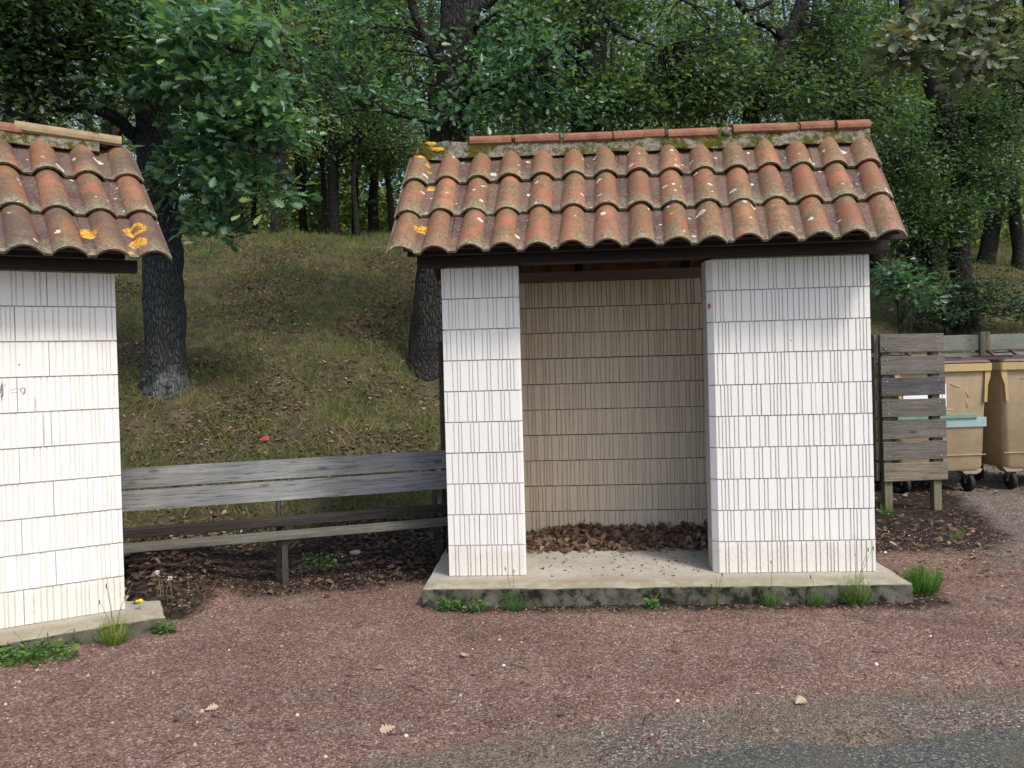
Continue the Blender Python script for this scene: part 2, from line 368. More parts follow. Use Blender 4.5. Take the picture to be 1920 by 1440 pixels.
def wood(name, a, b, axis=0, green=0.0):
    m, nt, out = mat(name); g = G(nt); st = [22, 22, 22]; st[axis] = 1.0
    p = g.coord('Object', tuple(st)); q = g.coord()
    n = g.noise(p, 1.6, 5, .7, .6); big = g.noise(q, 1.7, 4); f = g.noise(p, 5, 4, .7)
    ln = g.ramp(f, [(.36, 1), (.46, 0)])
    col = g.mix(g.ramp(n, [(.3, 0), (.7, 1)]), a, b); col = g.mix(g.ramp(big, [(.35, .55), (.65, 0)]), col, tuple(x*.55 for x in a))
    col = g.mix(g.math('MULTIPLY', ln, .7), col, tuple(x*.3 for x in a))
    ks = [3.2, 9, 9]; ks = [ks[0] if i == axis else 9 for i in range(3)]
    kn = g.vor(g.coord('Object', tuple(ks)), 1.0); col = g.mix(g.ramp(kn, [(.07, .8), (.16, 0)]), col, tuple(x*.4 for x in a))
    if green: col = g.mix(g.ramp(g.noise(q, 4, 4), [(.35, 0), (.65, green)]), col, (.13, .17, .11))
    g.l(g.bsdf(col, .85, g.bump(g.math('SUBTRACT', n, g.math('MULTIPLY', ln, .5)), .6, .004), .2), out.inputs[0]); return m
M_bench = wood('silver_weathered_board', (.19, .195, .195), (.35, .355, .35))
M_seat = wood('seat_board', (.1, .094, .08), (.19, .178, .15), green=.25)
M_darkseat = wood('shaded_seat_board', (.03, .027, .024), (.06, .053, .045))  # shade on the rear seat board's front put into the wood colour
M_slat = wood('grey_brown_board', (.11, .1, .09), (.22, .2, .175))
M_paleslat = wood('pale_weathered_board', (.16, .14, .105), (.3, .265, .205)); M_darkslat = wood('dark_weathered_board', (.065, .065, .066), (.15, .15, .15))
M_post = wood('fence_post_wood', (.14, .12, .08), (.26, .225, .16), axis=2, green=.4)
M_rail = wood('green_grey_board', (.2, .205, .18), (.33, .335, .29), green=.5)
M_steel = plain('rusty_dark_steel', (.03, .025, .024), (.07, .055, .05), 20, .6)
M_binbody = plain('tan_plastic', (.32, .245, .15), (.41, .315, .195), 7, .55, .12)
M_binrim = plain('tan_rim_plastic', (.4, .29, .13), (.45, .33, .16), 3, .5, .08)
M_lid = plain('maroon_plastic', (.07, .042, .038), (.11, .068, .06), 6, .45, .1)
M_rubber = plain('black_rubber', (.012, .012, .013), (.03, .03, .03), 12, .7)
M_zinc = plain('zinc_steel', (.35, .35, .35), (.5, .5, .5), 20, .4, .1, .002, .5, .8)
M_teal = plain('teal_strip', (.24, .36, .37), (.32, .43, .44), 8, .5)
M_tealdark = plain('green_strip', (.13, .23, .185), (.19, .29, .24), 12, .6)
M_white = plain('white_sticker', (.75, .78, .8), (.82, .84, .85), 5, .5)
M_scratch = plain('pale_scratch', (.6, .48, .3), (.66, .54, .36), 20, .7)
M_ink = plain('pen_ink', (.1, .11, .14), (.2, .21, .25), 40, .8)
M_red = plain('red_mark', (.35, .03, .04), (.4, .06, .06), 40, .8)
M_yellow = plain('yellow_petal', (.85, .62, .01), (.95, .75, .02), 20, .6)
M_fluff = plain('white_fluff', (.6, .58, .54), (.75, .73, .7), 20, .9)
M_stem = plain('green_stem', (.1, .1, .04), (.16, .15, .06), 20, .8)

def ground_mat():
    m, nt, out = mat('ground_mix'); g = G(nt); p = g.pos()
    bank = g.att('bank'); lit = g.att('litter'); grey = g.att('grey'); road = g.att('roadside')
    n1 = g.noise(p, 1.3, 4); n2 = g.noise(p, 5.5, 5, .7); n3 = g.noise(p, 60, 4, .7)
    cell = g.vor(p, 105, 'F1', 'Color'); dist = g.vor(p, 105); sp = g.n('SeparateColor'); g.l(cell, sp.inputs[0])
    cell2 = g.vor(p, 42, 'F1', 'Color'); sp2 = g.n('SeparateColor'); g.l(cell2, sp2.inputs[0]); d2 = g.vor(p, 42)
    red = g.ramp(sp.outputs[0], [(0, (.09, .053, .04)), (.35, (.17, .1, .082)), (.75, (.24, .147, .122)), (.93, (.31, .21, .165)), (1, (.42, .33, .27))])
    gry = g.ramp(sp.outputs[0], [(0, (.055, .048, .04)), (.4, (.13, .113, .096)), (.8, (.2, .178, .152)), (1, (.42, .38, .33))])
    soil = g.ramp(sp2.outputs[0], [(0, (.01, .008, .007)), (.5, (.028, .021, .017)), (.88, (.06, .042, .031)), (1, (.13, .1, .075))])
    bk = g.mix(g.ramp(n2, [(.35, 0), (.65, 1)]), (.035, .037, .018), (.1, .082, .046)); bk = g.mix(g.ramp(n3, [(.5, 0), (.7, .7)]), bk, (.15, .112, .067))
    def soft(f, w=.35): return g.ramp(g.math('ADD', f, g.math('MULTIPLY', g.math('SUBTRACT', n2, .5), w*2)), [(.35, 0), (.65, 1)])
    col = g.mix(g.ramp(n2, [(.4, .0), (.62, .35)]), red, gry)
    dirt = g.ramp(sp.outputs[1], [(0, (.06, .047, .034)), (.5, (.135, .11, .08)), (1, (.23, .19, .145))])
    col = g.mix(soft(road), col, g.mix(g.ramp(n1, [(.4, 0), (.6, 1)]), gry, dirt))
    col = g.mix(soft(grey), col, gry)
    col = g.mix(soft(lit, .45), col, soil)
    col = g.mix(soft(bank, .3), col, bk)
    mot = g.ramp(g.math('ADD', g.math('MULTIPLY', n1, .6), g.math('MULTIPLY', n2, .4)), [(.34, .62), (.62, 1.15)]); mc = g.n('CombineColor'); [g.l(mot, mc.inputs[i]) for i in range(3)]
    col = g.mix(1.0, col, mc.outputs[0], 'MULTIPLY')
    h = g.math('ADD', g.math('MULTIPLY', dist, -1.0), g.math('ADD', g.math('MULTIPLY', sp.outputs[2], .7), g.math('MULTIPLY', d2, -.5)))
    g.l(g.bsdf(col, .9, g.bump(h, .65, .01), .15), out.inputs[0]); return m
M_ground = ground_mat()
def road_mat():
    m, nt, out = mat('old_asphalt'); g = G(nt); p = g.pos()
    c = g.vor(p, 120, 'F1', 'Color'); s_ = g.n('SeparateColor'); g.l(c, s_.inputs[0]); n1 = g.noise(p, 2, 4)
    col = g.ramp(s_.outputs[0], [(0, (.038, .04, .035)), (.6, (.077, .08, .07)), (.9, (.135, .135, .118)), (1, (.25, .25, .23))])
    col = g.mix(g.ramp(n1, [(.42, 0), (.62, .8)]), col, g.mix(s_.outputs[1], (.06, .055, .04), (.13, .115, .085)))
    g.l(g.bsdf(col, .85, g.bump(g.math('SUBTRACT', s_.outputs[2], g.vor(p, 120)), .7, .006), .25), out.inputs[0]); return m
M_road = road_mat()
def stone_mat(name, stops):
    m, nt, out = mat(name); g = G(nt); c = g.ramp(g.att('tint'), stops); n = g.noise(g.pos(), 150, 3)
    g.l(g.bsdf(c, .9, g.bump(n, .4, .002), .2), out.inputs[0]); return m
M_chip = stone_mat('gravel_chip', [(0, (.075, .046, .036)), (.4, (.16, .093, .071)), (.75, (.235, .143, .11)), (.93, (.31, .21, .165)), (1, (.43, .35, .29))])
M_pebble = stone_mat('pale_pebble', [(0, (.3, .22, .18)), (.6, (.42, .34, .29)), (1, (.62, .56, .5))])
M_twig = plain('brown_twig', (.05, .035, .028), (.13, .1, .08), 20)

# ------------------------------------------------------------------ ground, road
def axis_pts(segs):
    out = []
    for a, b, st in segs: out += list(np.arange(a, b, st))
    return np.array(out+[segs[-1][1]])
A_o_ = (-.4424, 5.0162); A_w_ = -.0559
gx = axis_pts([(-90, -14, 4), (-14, -6, .4), (-6, 7, .1), (7, 18, .4), (18, 90, 4)])
gy = axis_pts([(-40, 0, 4), (0, 2, .4), (2, 12, .1), (12, 22, .25), (22, 34, 1), (34, 140, 6)])
X, Y = np.meshgrid(gx, gy); Z = hz(X, Y)
nx, ny = len(gx), len(gy)
V = np.stack([X, Y, Z], -1).reshape(-1, 3)
idx = np.arange(nx*ny).reshape(ny, nx)
F = np.stack([idx[:-1, :-1], idx[:-1, 1:], idx[1:, 1:], idx[1:, :-1]], -1).reshape(-1, 4)
me = bpy.data.meshes.new('ground'); me.from_pydata(V.tolist(), [], F.tolist()); me.materials.append(M_ground)
me.polygons.foreach_set('use_smooth', np.ones(len(F), bool))
def sstep(a, b, x): t = np.clip((x-a)/(b-a), 0, 1); return t*t*(3-2*t)
D = Y-toe(X)
_dx = X-A_o_[0]; _dy = Y-A_o_[1]; _t = _dx*math.cos(A_w_)+_dy*math.sin(A_w_); _s = -_dx*math.sin(A_w_)+_dy*math.cos(A_w_)
foot = sstep(-.55, -.25, _s)*sstep(-.3, 0, _t)*(1-sstep(2.9, 3.3, _t))*(_s < .3)*.75
_tb = (X-BO[0])*math.cos(.5055)+(Y-BO[1])*math.sin(.5055); _sb = -(X-BO[0])*math.sin(.5055)+(Y-BO[1])*math.cos(.5055)
moundmask = sstep(2.6, 2.75, _tb)*(1-sstep(3.0, 3.4, _tb))*sstep(-.2, .1, _sb)*(_sb < 1.6)
att = {'bank': sstep(.15, .7, D),
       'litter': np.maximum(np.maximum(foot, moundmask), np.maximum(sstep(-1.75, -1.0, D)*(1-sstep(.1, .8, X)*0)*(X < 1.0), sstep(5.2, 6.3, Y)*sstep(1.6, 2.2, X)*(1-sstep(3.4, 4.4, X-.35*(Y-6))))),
       'grey': sstep(2.2, 4.6, X+.25*(Y-4))*.62,
       'roadside': 1-sstep(.02, .5, Y-(2.78+.17*X)-.12*np.sin(X*1.1+.5))}
for k, a in att.items():
    t = me.attributes.new(k, 'FLOAT', 'POINT'); t.data.foreach_set('value', a.reshape(-1).astype(np.float32))
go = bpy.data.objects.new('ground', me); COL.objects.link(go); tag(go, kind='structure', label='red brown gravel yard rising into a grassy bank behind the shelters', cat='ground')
# road: a thin sheet with a ragged edge
mb = MB(); xs = np.arange(-40, 40.01, .06); edge = [2.73+.16*x+.05*math.sin(x*2.1)+.03*math.sin(x*7.3+1)+random.uniform(-.025, .025) for x in xs]
edge = [max(2.2, min(e, 3.6)) for e in edge]
n = len(xs); mb.add([(x, -30, .006) for x in xs]+[(x, e, float(hz(x, e))+.008) for x, e in zip(xs, edge)], [(i, i+1, n+i+1, n+i) for i in range(n-1)])
tag(mb.build('road', M_road), kind='structure', label='worn grey asphalt road along the bottom of the view', cat='road')

# ------------------------------------------------------------------ shelters
PAT = [.076, .12, .164, .207, .272, .323, .422, .47, .586, .655, .698, .815, .853, .914]
PAT2 = [.06, .13, .19, .25, .33, .385, .48, .53, .57, .61, .7, .755, .87, .93]
def block_wall(name, parent, mats, t0, t1, s0, thick, z0, courses, splits, facing=1, ch0=0, ch1=0, seed=0, gw=1.0, gd=.0098):
    """courses of grooved blocks; splits(course) lists the vertical joints; facing -s when 1, +s when -1"""
    rd = random.Random(seed); mb = MB(); H = .2
    for k in range(courses):
        js = [t0]+[j for j in splits(k) if t0+.02 < j < t1-.02]+[t1]
        zb = z0+k*H+.0035+rd.uniform(-.001, .001); zt = z0+(k+1)*H-.0035
        for i in range(len(js)-1):
            a, b = js[i], js[i+1]
            first, last = i == 0, i == len(js)-2
            if not first: a += rd.uniform(.0012, .003)
            if not last: b -= rd.uniform(.0012, .003)
            pr = []; sh = rd.uniform(-.002, .0015)
            pr.append((a, ch0) if first and ch0 else (a, 0))
            if first and ch0: pr.append((a+ch0, 0))
            pat = PAT if (k+i) % 2 == 0 else PAT2
            if rd.random() < .4: pat = [1-x for x in reversed(pat)]
            off = rd.uniform(0, .02)
            g = []
            base = a-(0.5-(b-a) if first and b-a < .49 else 0)
            for rep in range(0, 3):
                for x in pat: g.append(base+(rep+x)*.5+off)
            lo = a+(.012 if not (first and ch0) else ch0+.012); hi = b-(.012 if not (last and ch1) else ch1+.012)
            lastg = -9
            for x in g:
                if x < lo or x > hi or x-lastg < .012: continue
                w = rd.uniform(.0032, .0044)*gw; dep = gd
                pr += [(x-w, 0), (x-w*.75, dep), (x+w*.75, dep), (x+w, 0)]; lastg = x
            if last and ch1: pr += [(b-ch1, 0), (b, ch1)]
            else: pr.append((b, 0))
            depth = .05
            pts = [(x, s0+facing*(y+sh)) for x, y in pr]; back = [(b, s0+facing*depth), (a, s0+facing*depth)]
            ring = pts+back; n = len(ring)
            vs = [(x, y, zb) for x, y in ring]+[(x, y, zt) for x, y in ring]
            fs = [(q, (q+1) % n, n+(q+1) % n, n+q) for q in range(n)]+[tuple(reversed(range(n))), tuple(range(n, 2*n))]
            if facing < 0: fs = [tuple(reversed(f)) for f in fs]
            mb.add(vs, fs, 0)
    c0 = t0+(max(.007, ch0*.75)); c1 = t1-(max(.007, ch1*.75))
    core = [(t0+.004, .035+ch0), (c0, gd+.0043), (c1, gd+.0043), (t1-.004, .035+ch1), (t1-.004, thick), (t0+.004, thick)]
    core = [(x, s0+facing*y) for x, y in core]; n = len(core)
    vs = [(x, y, z0+.001) for x, y in core]+[(x, y, z0+courses*H-.001) for x, y in core]
    fs = [(q, (q+1) % n, n+(q+1) % n, n+q) for q in range(n)]+[tuple(reversed(range(n))), tuple(range(n, 2*n))]
    if facing < 0: fs = [tuple(reversed(f)) for f in fs]
    mb.add(vs, fs, 1)
    o = mb.build(name, mats, parent); return o

SE, ZE, SLOPE = -.31, 2.04, R(42.8)         # eave line and roof pitch, local
RL = 1.23                                   # slope length
def pitch(q): return .2076+.0131*q/RL, -.196-.0095*q/RL      # hump spacing and first hump at a height up the slope
ROOF_SH = [0.0, 0.0]      # sideways offset of a roof at the eave, and its drift by the ridge
def roof_pt(t, q, nn): return (t+ROOF_SH[0]-ROOF_SH[1]*q/RL, SE+q*math.cos(SLOPE)-nn*math.sin(SLOPE), ZE+q*math.sin(SLOPE)+nn*math.cos(SLOPE))
def hump(x, hw, hh=.054):
    x = abs(x)/hw
    return 0.0 if x >= 1 else hh*(math.cos(x*math.pi/2)**.7)
def build_roof(parent, mtile, seed):
    rd = random.Random(seed); mb = MB(); pan = []; tint = []; lip = []; tqs = []
    ex = RL/3
    for r in range(3):
        p, t0 = pitch((r+.5)*ex)
        for c in range(15):
            jt = rd.uniform(-.003, .003); q0 = r*ex+rd.uniform(-.008, .008); q1 = q0+ex+.05; dn = rd.uniform(-.002, .004)
            if r == 2: q1 = RL+.01
            L = -.09 if c == 0 else -p+.09-.005
            xs = [L+(.09-L)*i/26 for i in range(27)]; nyq = 6; tv = rd.random(); rot = rd.uniform(-.012, .012)
            top = []; bot = []; pa = []; ta = []
            for j in range(nyq+1):
                f = j/nyq; q = q0+(q1-q0)*f; pq, tz = pitch(q); tc = tz+c*pq+jt; hw = .083*(1-f)+.067*f; lift = .027*(1-f)+.004*f+dn
                if j == 0: lift += .0015
                for i, x in enumerate(xs):
                    hx = hump(x, hw) if x > -p/2 else hump(x+p, hw)
                    tt = tc+x*(1-.0*f)+rot*(q-q0)
                    sag = .0025*mnoise.noise(Vector((tt*9, q*9, seed)))
                    top.append(roof_pt(tt, q-.006*hump(x, hw)/.056*(j == 0), lift+hx+sag)); bot.append(roof_pt(tt, q, lift+hx+sag-.017))
                    pa.append(max(0, 1-hx/.026)); ta.append((tt, q, 0))
            n = len(xs); b = mb.add(top+bot, [], 0); o2 = n*(nyq+1)
            fs = []
            for j in range(nyq):
                for i in range(n-1):
                    a = j*n+i; fs.append((a, a+1, a+n+1, a+n)); fs.append((o2+a, o2+a+n, o2+a+n+1, o2+a+1))
            for i in range(n-1): fs.append((i, o2+i, o2+i+1, i+1))
            for j in range(nyq):
                fs.append((j*n, (j+1)*n, o2+(j+1)*n, o2+j*n)); e = n-1; fs.append((j*n+e, o2+j*n+e, o2+(j+1)*n+e, (j+1)*n+e))
            for f in fs: mb.f.append([i+b for i in f]); mb.m.append(0); mb.sm.append(True)
            pan += pa+pa; tqs += ta+ta; tint += [tv]*(2*o2); l1 = [1.0 if k < n else (.25 if k < 2*n else 0) for k in range(o2)]; lip += l1+l1
    mb.att = {'pan': pan, 'tint': tint, 'lip': lip, 'tq': tqs}
    o = mb.build('roof', mtile, parent)
    md = o.modifiers.new('smooth_edges', 'EDGE_SPLIT'); md.split_angle = R(50)
    return o
def tq(h_o, h_w, u, v, sh=(0, 0)):
    """pixel on a shelter's roof -> (t, q): where the ray meets the tile plane"""
    a = np.array([math.cos(h_w), math.sin(h_w), 0]); nn = np.array([-math.sin(h_w), math.cos(h_w), 0]); o = np.array(h_o)
    d = ray(u, v); up_n = np.array([0, 0, 1.0])*math.cos(SLOPE)-nn*math.sin(SLOPE); P0 = o+nn*SE+np.array([0, 0, ZE+.03])
    k = np.dot(P0-np.array([0, 0, CE]), up_n)/np.dot(d, up_n); P = np.array([0, 0, CE])+d*k-P0; q = float(P@nn)/math.cos(SLOPE)
    return float(P@a)-sh[0]+sh[1]*q/RL, q

RIDGE_S = SE+RL*math.cos(SLOPE)+.01; RIDGE_Z = ZE+RL*math.sin(SLOPE)
def arch_tile(mb, t0, t1, zo, tilt=0.0, mi=0, w=.112, h=.05, side=.022):
    prof = [(-w, -side)]+[(-w*math.cos(math.pi*k/10), h*math.sin(math.pi*k/10)) for k in range(11)]+[(w, -side)]
    inn = [(x*.87, z-.014) for x, z in reversed(prof)]; ring = prof+inn; n = len(ring)
    vs = []
    for i, t in enumerate((t0, t1)):
        for x, z in ring: vs.append((t, RIDGE_S+x, RIDGE_Z+zo+z+(tilt if i else 0)))
    mb.add(vs, [(q, n+q, n+(q+1) % n, (q+1) % n) for q in range(n)]+[tuple(range(n)), tuple(range(2*n-1, n-1, -1))], mi, False)
def make_shelter(o3, yaw, label, seed, mtile, ridge, slab_l, slab_r, shear=(0, 0), fascia_end=2.88, plate_end=2.82):
    ROOF_SH[:] = shear
    rt = empty('shelter', (o3[0], o3[1], o3[2]), yaw); tag(rt, label, 'shelter', 'white block shelters with tiled roofs')
    # concrete slab
    bm = bmesh.new(); bmesh.ops.create_cube(bm, size=1)
    lx0, lx1, ly0, ly1 = -slab_l, 2.707+slab_r, -.24, 1.42
    for v in bm.verts: v.co = Vector((lx0 if v.co.x < 0 else lx1, ly0 if v.co.y < 0 else ly1, -.2 if v.co.z < 0 else 0))
    bmesh.ops.subdivide_edges(bm, edges=list(bm.edges), cuts=24, use_grid_fill=True)
    for v in bm.verts:
        e = min(v.co.y-ly0, v.co.x-lx0, lx1-v.co.x)
        k = mnoise.noise(v.co*6+Vector((seed, 0, 0)))
        if v.co.z > -.02 and e < .02: v.co.z -= .010+.012*abs(k)
        if e < .02: v.co.y += .014*k*(1 if v.co.y-ly0 < .02 else 0); v.co.x += .012*k*(1 if v.co.y-ly0 >= .02 else 0)
    mb = MB(); mb.bm(bm, 0, False); bm.free(); mb.build('slab', M_conc, rt)
    # masonry
    sp_l = lambda k: [.205] if k % 2 == 1 or k in (0, 9) else ([.3] if k == 5 else [])
    sp_r = lambda k: [1.7+.32, 1.7+.66] if k % 2 else [1.7+.5]
    block_wall('front_pier', rt, [M_block, M_mortar], 0, .5, 0, .2, 0, 10, sp_l, 1, 0, .012, seed)
    block_wall('front_pier', rt, [M_block, M_mortar], 1.7, 2.707, 0, .2, 0, 10, sp_r, 1, .035, 0, seed+1)
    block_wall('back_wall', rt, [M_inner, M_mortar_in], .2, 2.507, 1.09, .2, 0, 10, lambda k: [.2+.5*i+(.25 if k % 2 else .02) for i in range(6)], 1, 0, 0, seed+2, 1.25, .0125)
    for t0_, t1_ in ((0, .2), (2.507, 2.707)):
        mb = MB()
        for k in range(10):
            for i, (a, b) in enumerate(((.202, .69), (.695, 1.088))): mb.box((t0_+.002, a, k*.2+.004), (t1_-.002, b, (k+1)*.2-.003), 0)
        for k in range(10): mb.box((t0_+.002, 1.09, k*.2+.004), (t1_-.002, 1.29, (k+1)*.2-.003), 0)
        mb.box((t0_+.012, .203, .002), (t1_-.012, 1.28, 1.998), 1)
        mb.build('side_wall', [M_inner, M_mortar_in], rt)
    for ca, cb in ((.02, .495), (1.73, 2.70)): mb = MB(); mb.box((ca, .012, 1.998), (cb, .19, 2.0118), 0, .004); mb.build('cement_capping', M_cap, rt)
    # timber
    mb = MB(); mb.box((-.15, -.035, 2.012), (plate_end, .10, 2.078), 0, .004); mb.build('wall_plate', M_beam, rt)
    mb = MB(); mb.box((-.19, -.15, 2.065), (fascia_end, -.105, 2.15), 0, .004); mb.build('fascia_board', M_beam, rt)
    mb = MB(); mb.box((.2, 1.06, 2.0), (2.5, 1.2, 2.075), 0, .004); mb.build('rear_plate', M_lintel, rt)
    mb = MB()
    for t in (.1, .9, 1.75, 2.6):
        pr = [(-.1, 2.08), (RIDGE_S, RIDGE_Z-.15), (1.33, 2.05), (1.35, 2.13), (RIDGE_S, RIDGE_Z-.04), (-.1, 2.17)]
        mb.add([(t, s, z) for s, z in pr]+[(t+.06, s, z) for s, z in pr], [(i, 6+i, 6+(i+1) % 6, (i+1) % 6) for i in range(6)]+[tuple(range(6)), tuple(range(11, 5, -1))])
    mb.build('rafters', M_beam, rt)
    # boards under the tiles and the rear slope
    mb = MB(); q0 = .1
    a0, a1 = roof_pt(0, q0, -.012), roof_pt(0, RL, -.012)
    mb.add([(-.2, a0[1], a0[2]), (2.8+shear[0], a0[1], a0[2]), (2.88+shear[0]-shear[1], a1[1], a1[2]), (-.2, a1[1], a1[2])]+[(-.2, a0[1]+.012, a0[2]-.014), (2.8+shear[0], a0[1]+.012, a0[2]-.014), (2.88+shear[0]-shear[1], a1[1], a1[2]-.02), (-.2, a1[1], a1[2]-.02)],
           [(0, 1, 2, 3), (7, 6, 5, 4), (0, 4, 5, 1), (1, 5, 6, 2), (2, 6, 7, 3), (3, 7, 4, 0)])
    mb.build('roof_boarding', M_beam, rt)
    roof = build_roof(rt, mtile, seed)
    mb = MB(); rs = RIDGE_S+.03; N = 46; xs_ = []; 
    pts = []
    for i in range(15*12+1):
        t = -.28+i*((3.18-shear[1]*.6)/180)
        x = (t+.2+.107) % .2145-.107; pts.append((t, hump(x, .078, .05)))
    vs = [(t, rs, RIDGE_Z+.03+h) for t, h in pts]+[(t, rs+1.05, RIDGE_Z-.78+h) for t, h in pts]; n = len(pts)
    vs += [(t, rs, RIDGE_Z+.012+h) for t, h in pts]+[(t, rs+1.05, RIDGE_Z-.8+h) for t, h in pts]
    mb.add(vs, [(i, i+1, n+i+1, n+i) for i in range(n-1)]+[(2*n+i, 3*n+i, 3*n+i+1, 2*n+i+1) for i in range(n-1)]+[(n+i, n+i+1, 3*n+i+1, 3*n+i) for i in range(n-1)], 0, True)
    mb.att = {'pan': [0.3]*len(vs), 'tint': [.5]*len(vs), 'lip': [0.0]*len(vs), 'tq': [(0, 0, 50)]*len(vs)}
    mb.build('rear_slope', mtile, rt)
    # ridge: lumpy mossy mortar with ridge tiles bedded on it
    bm = bmesh.new(); bmesh.ops.create_cube(bm, size=1); ra, rb = ridge['mortar']
    for v in bm.verts: v.co = Vector((ra if v.co.x < 0 else rb, RIDGE_S+(-.115 if v.co.y < 0 else .1)*(1 if v.co.z < 0 else .78), RIDGE_Z+(-.04 if v.co.z < 0 else .085)))
    bmesh.ops.subdivide_edges(bm, edges=list(bm.edges), cuts=30, use_grid_fill=True)
    for v in bm.verts:
        k = mnoise.noise(v.co*9+Vector((seed*3, 0, 0)))+.5*mnoise.noise(v.co*22)
        v.co.y += .016*k*(-1); v.co.z += .012*k+ridge.get('rise', 0)*(v.co.x-ra)/(rb-ra)*.4
        if v.co.x < ra+.01: v.co.x += .03*k
    mb = MB(); mb.bm(bm, 0, True); bm.free()
    for (a, b, zo, tilt, pale), nxt in zip(ridge['tiles'][:-1], ridge['tiles'][1:]):
        bl = bmesh.new(); bmesh.ops.create_icosphere(bl, subdivisions=2, radius=1)
        for v in bl.verts: k = 1+.35*mnoise.noise(v.co*2+Vector((a*7, 0, 0))); v.co = Vector((max(.014, (nxt[0]-b)*.9)*v.co.x*k+(b+nxt[0])/2, .1*v.co.y*k+RIDGE_S-.012, .052*v.co.z*k+RIDGE_Z+zo-.004))
        mb.bm(bl, 0, True); bl.free()
    mo = mb.build('ridge_mortar', M_moss, rt)
    for (a, b, zo, tilt, pale) in ridge['tiles']:
        mb = MB(); arch_tile(mb, a, b, zo, tilt); mb.build('ridge_tile', M_ridge_pale if pale else M_ridge, rt)
    return rt
A_o = (-.4424, 5.0162, .12); A_w = -.0559
B_w = .5055; B_o = (-2.3415-2.707*math.cos(B_w), 4.5937-2.707*math.sin(B_w), .09)
def rt_t(u): return (u-785)/849*3.165-.228
ridgeA = {'mortar': (-.22, 2.93), 'rise': -.01, 'tiles': [(rt_t(a), rt_t(b), z, tl, False) for a, b, z, tl in
          ((888, 968, .085, -.002), (975, 1058, .083, .002), (1067, 1158, .08, -.002), (1161, 1256, .079, .003), (1263, 1354, .076, .0), (1384, 1502, .09, -.004), (1507, 1568, .088, .002), (1574, 1634, .086, 0))]}
oA = [(*tq(A_o, A_w, u, v), r, h) for u, v, r, h in ((793, 296, .058, .45), (803, 310, .022, 0), (808, 349, .03, 0), (790, 426, .045, 0), (806, 321, .016, 0), (797, 433, .016, 0), (1257, 407, .016, 0))]
M_tile = tile_mat('terracotta_tile', .2, oA)
make_shelter(A_o, A_w, 'white block shelter with a wide doorway, cleaner orange tiles and dry leaves inside', 3, M_tile, ridgeA, .135, .115)
ridgeB = {'mortar': (-.2, 2.66), 'tiles': [(.1, .5, .066, .0, 0), (.52, .92, .068, 0, 0), (.94, 1.36, .066, 0, 0), (1.38, 1.8, .066, 0, 0), (1.82, 2.24, .07, -.012, 0), (2.2, 2.79, .078, -.03, 1)]}
oB = [(*tq(B_o, B_w, u, v, (.19, .31)), r, h) for u, v, r, h in ((253, 432, .062, .5), (258, 458, .05, 0), (165, 436, .042, 0), (160, 428, .025, 0), (245, 470, .02, 0))]
M_tile2 = tile_mat('grimy_terracotta_tile', .8, oB)
shB = make_shelter(B_o, B_w, 'white block shelter cut off by the left edge, its darker tiles spotted with lichen', 8, M_tile2, ridgeB, .2, .2, (.19, .31), 2.76, 2.83)
# pen scribbles on the left shelter's pier and a red mark on the main doorway edge
def wall_pt(o, w, u, v, s):
    a = np.array([math.cos(w), math.sin(w), 0]); nn = np.array([-math.sin(w), math.cos(w), 0]); d = ray(u, v); P0 = np.array(o)+nn*s
    k = np.dot(P0-np.array([0, 0, CE]), nn)/np.dot(d, nn); P = np.array([0, 0, CE])+d*k-np.array(o); return (float(P@a), s, float(P[2]))
mb = MB()
def stroke(px, r=.0016): mb.tube([wall_pt(B_o, B_w, u, v, -.0018) for u, v in px], r, 5)
for i in range(26):
    a = random.uniform(0, 6.28); L = random.uniform(3, 9); cx, cyy = 3+random.gauss(0, 2), 728+random.gauss(0, 6)
    stroke([(cx+.1, cyy), (cx+L*.4*math.cos(a)+.1, cyy+L*1.6*math.sin(a)*.8)], .001)
stroke([(10, 719), (5, 735), (2, 752)], .0012)
for px in ([(19, 731), (25, 730.5)], [(20, 737), (25, 736)], [(26, 730), (30, 728), (34, 729)], [(27, 736), (33, 735)], [(37, 730), (41, 727), (46, 727), (46, 733), (44, 740), (41, 734), (37, 730)], [(46, 727), (48, 733), (44, 740)]): stroke(px, .0011)
for u0, v0, v1 in ((66, 745, 768), (66, 780, 840), (82, 778, 832)):
    v = v0
    while v < v1: stroke([(u0-2, v), (u0+1.5, v+1.5), (u0-1, v+3), (u0+2, v+4.5)], .0007); v += 5.5
mb.build('pen_scribbles', M_ink, shB)
mb = MB(); shA = [o for o in bpy.data.objects if o.name == 'shelter'][0]
mb.box((1.708, .008, 1.69), (1.716, .03, 1.72)); mb.build('red_mark', M_red, shA)

mb = MB()
for u, dz, r in ((817, .075, .04), (826, .03, .045), (808, .085, .025)):
    bl = bmesh.new(); bmesh.ops.create_icosphere(bl, subdivisions=3, radius=1)
    for v in bl.verts: k = 1+.5*mnoise.noise(v.co*2.5+Vector((u, 0, 0))); v.co = Vector((rt_t(u)+v.co.x*r*k, RIDGE_S-.104+.022*(dz > .06)+v.co.y*.009, RIDGE_Z+dz+v.co.z*r*.4*k))
    mb.bm(bl, 0, True); bl.free()
mb.build('orange_lichen', M_lich_o, [o for o in shA.children if o.name.startswith('ridge_mortar')][0])
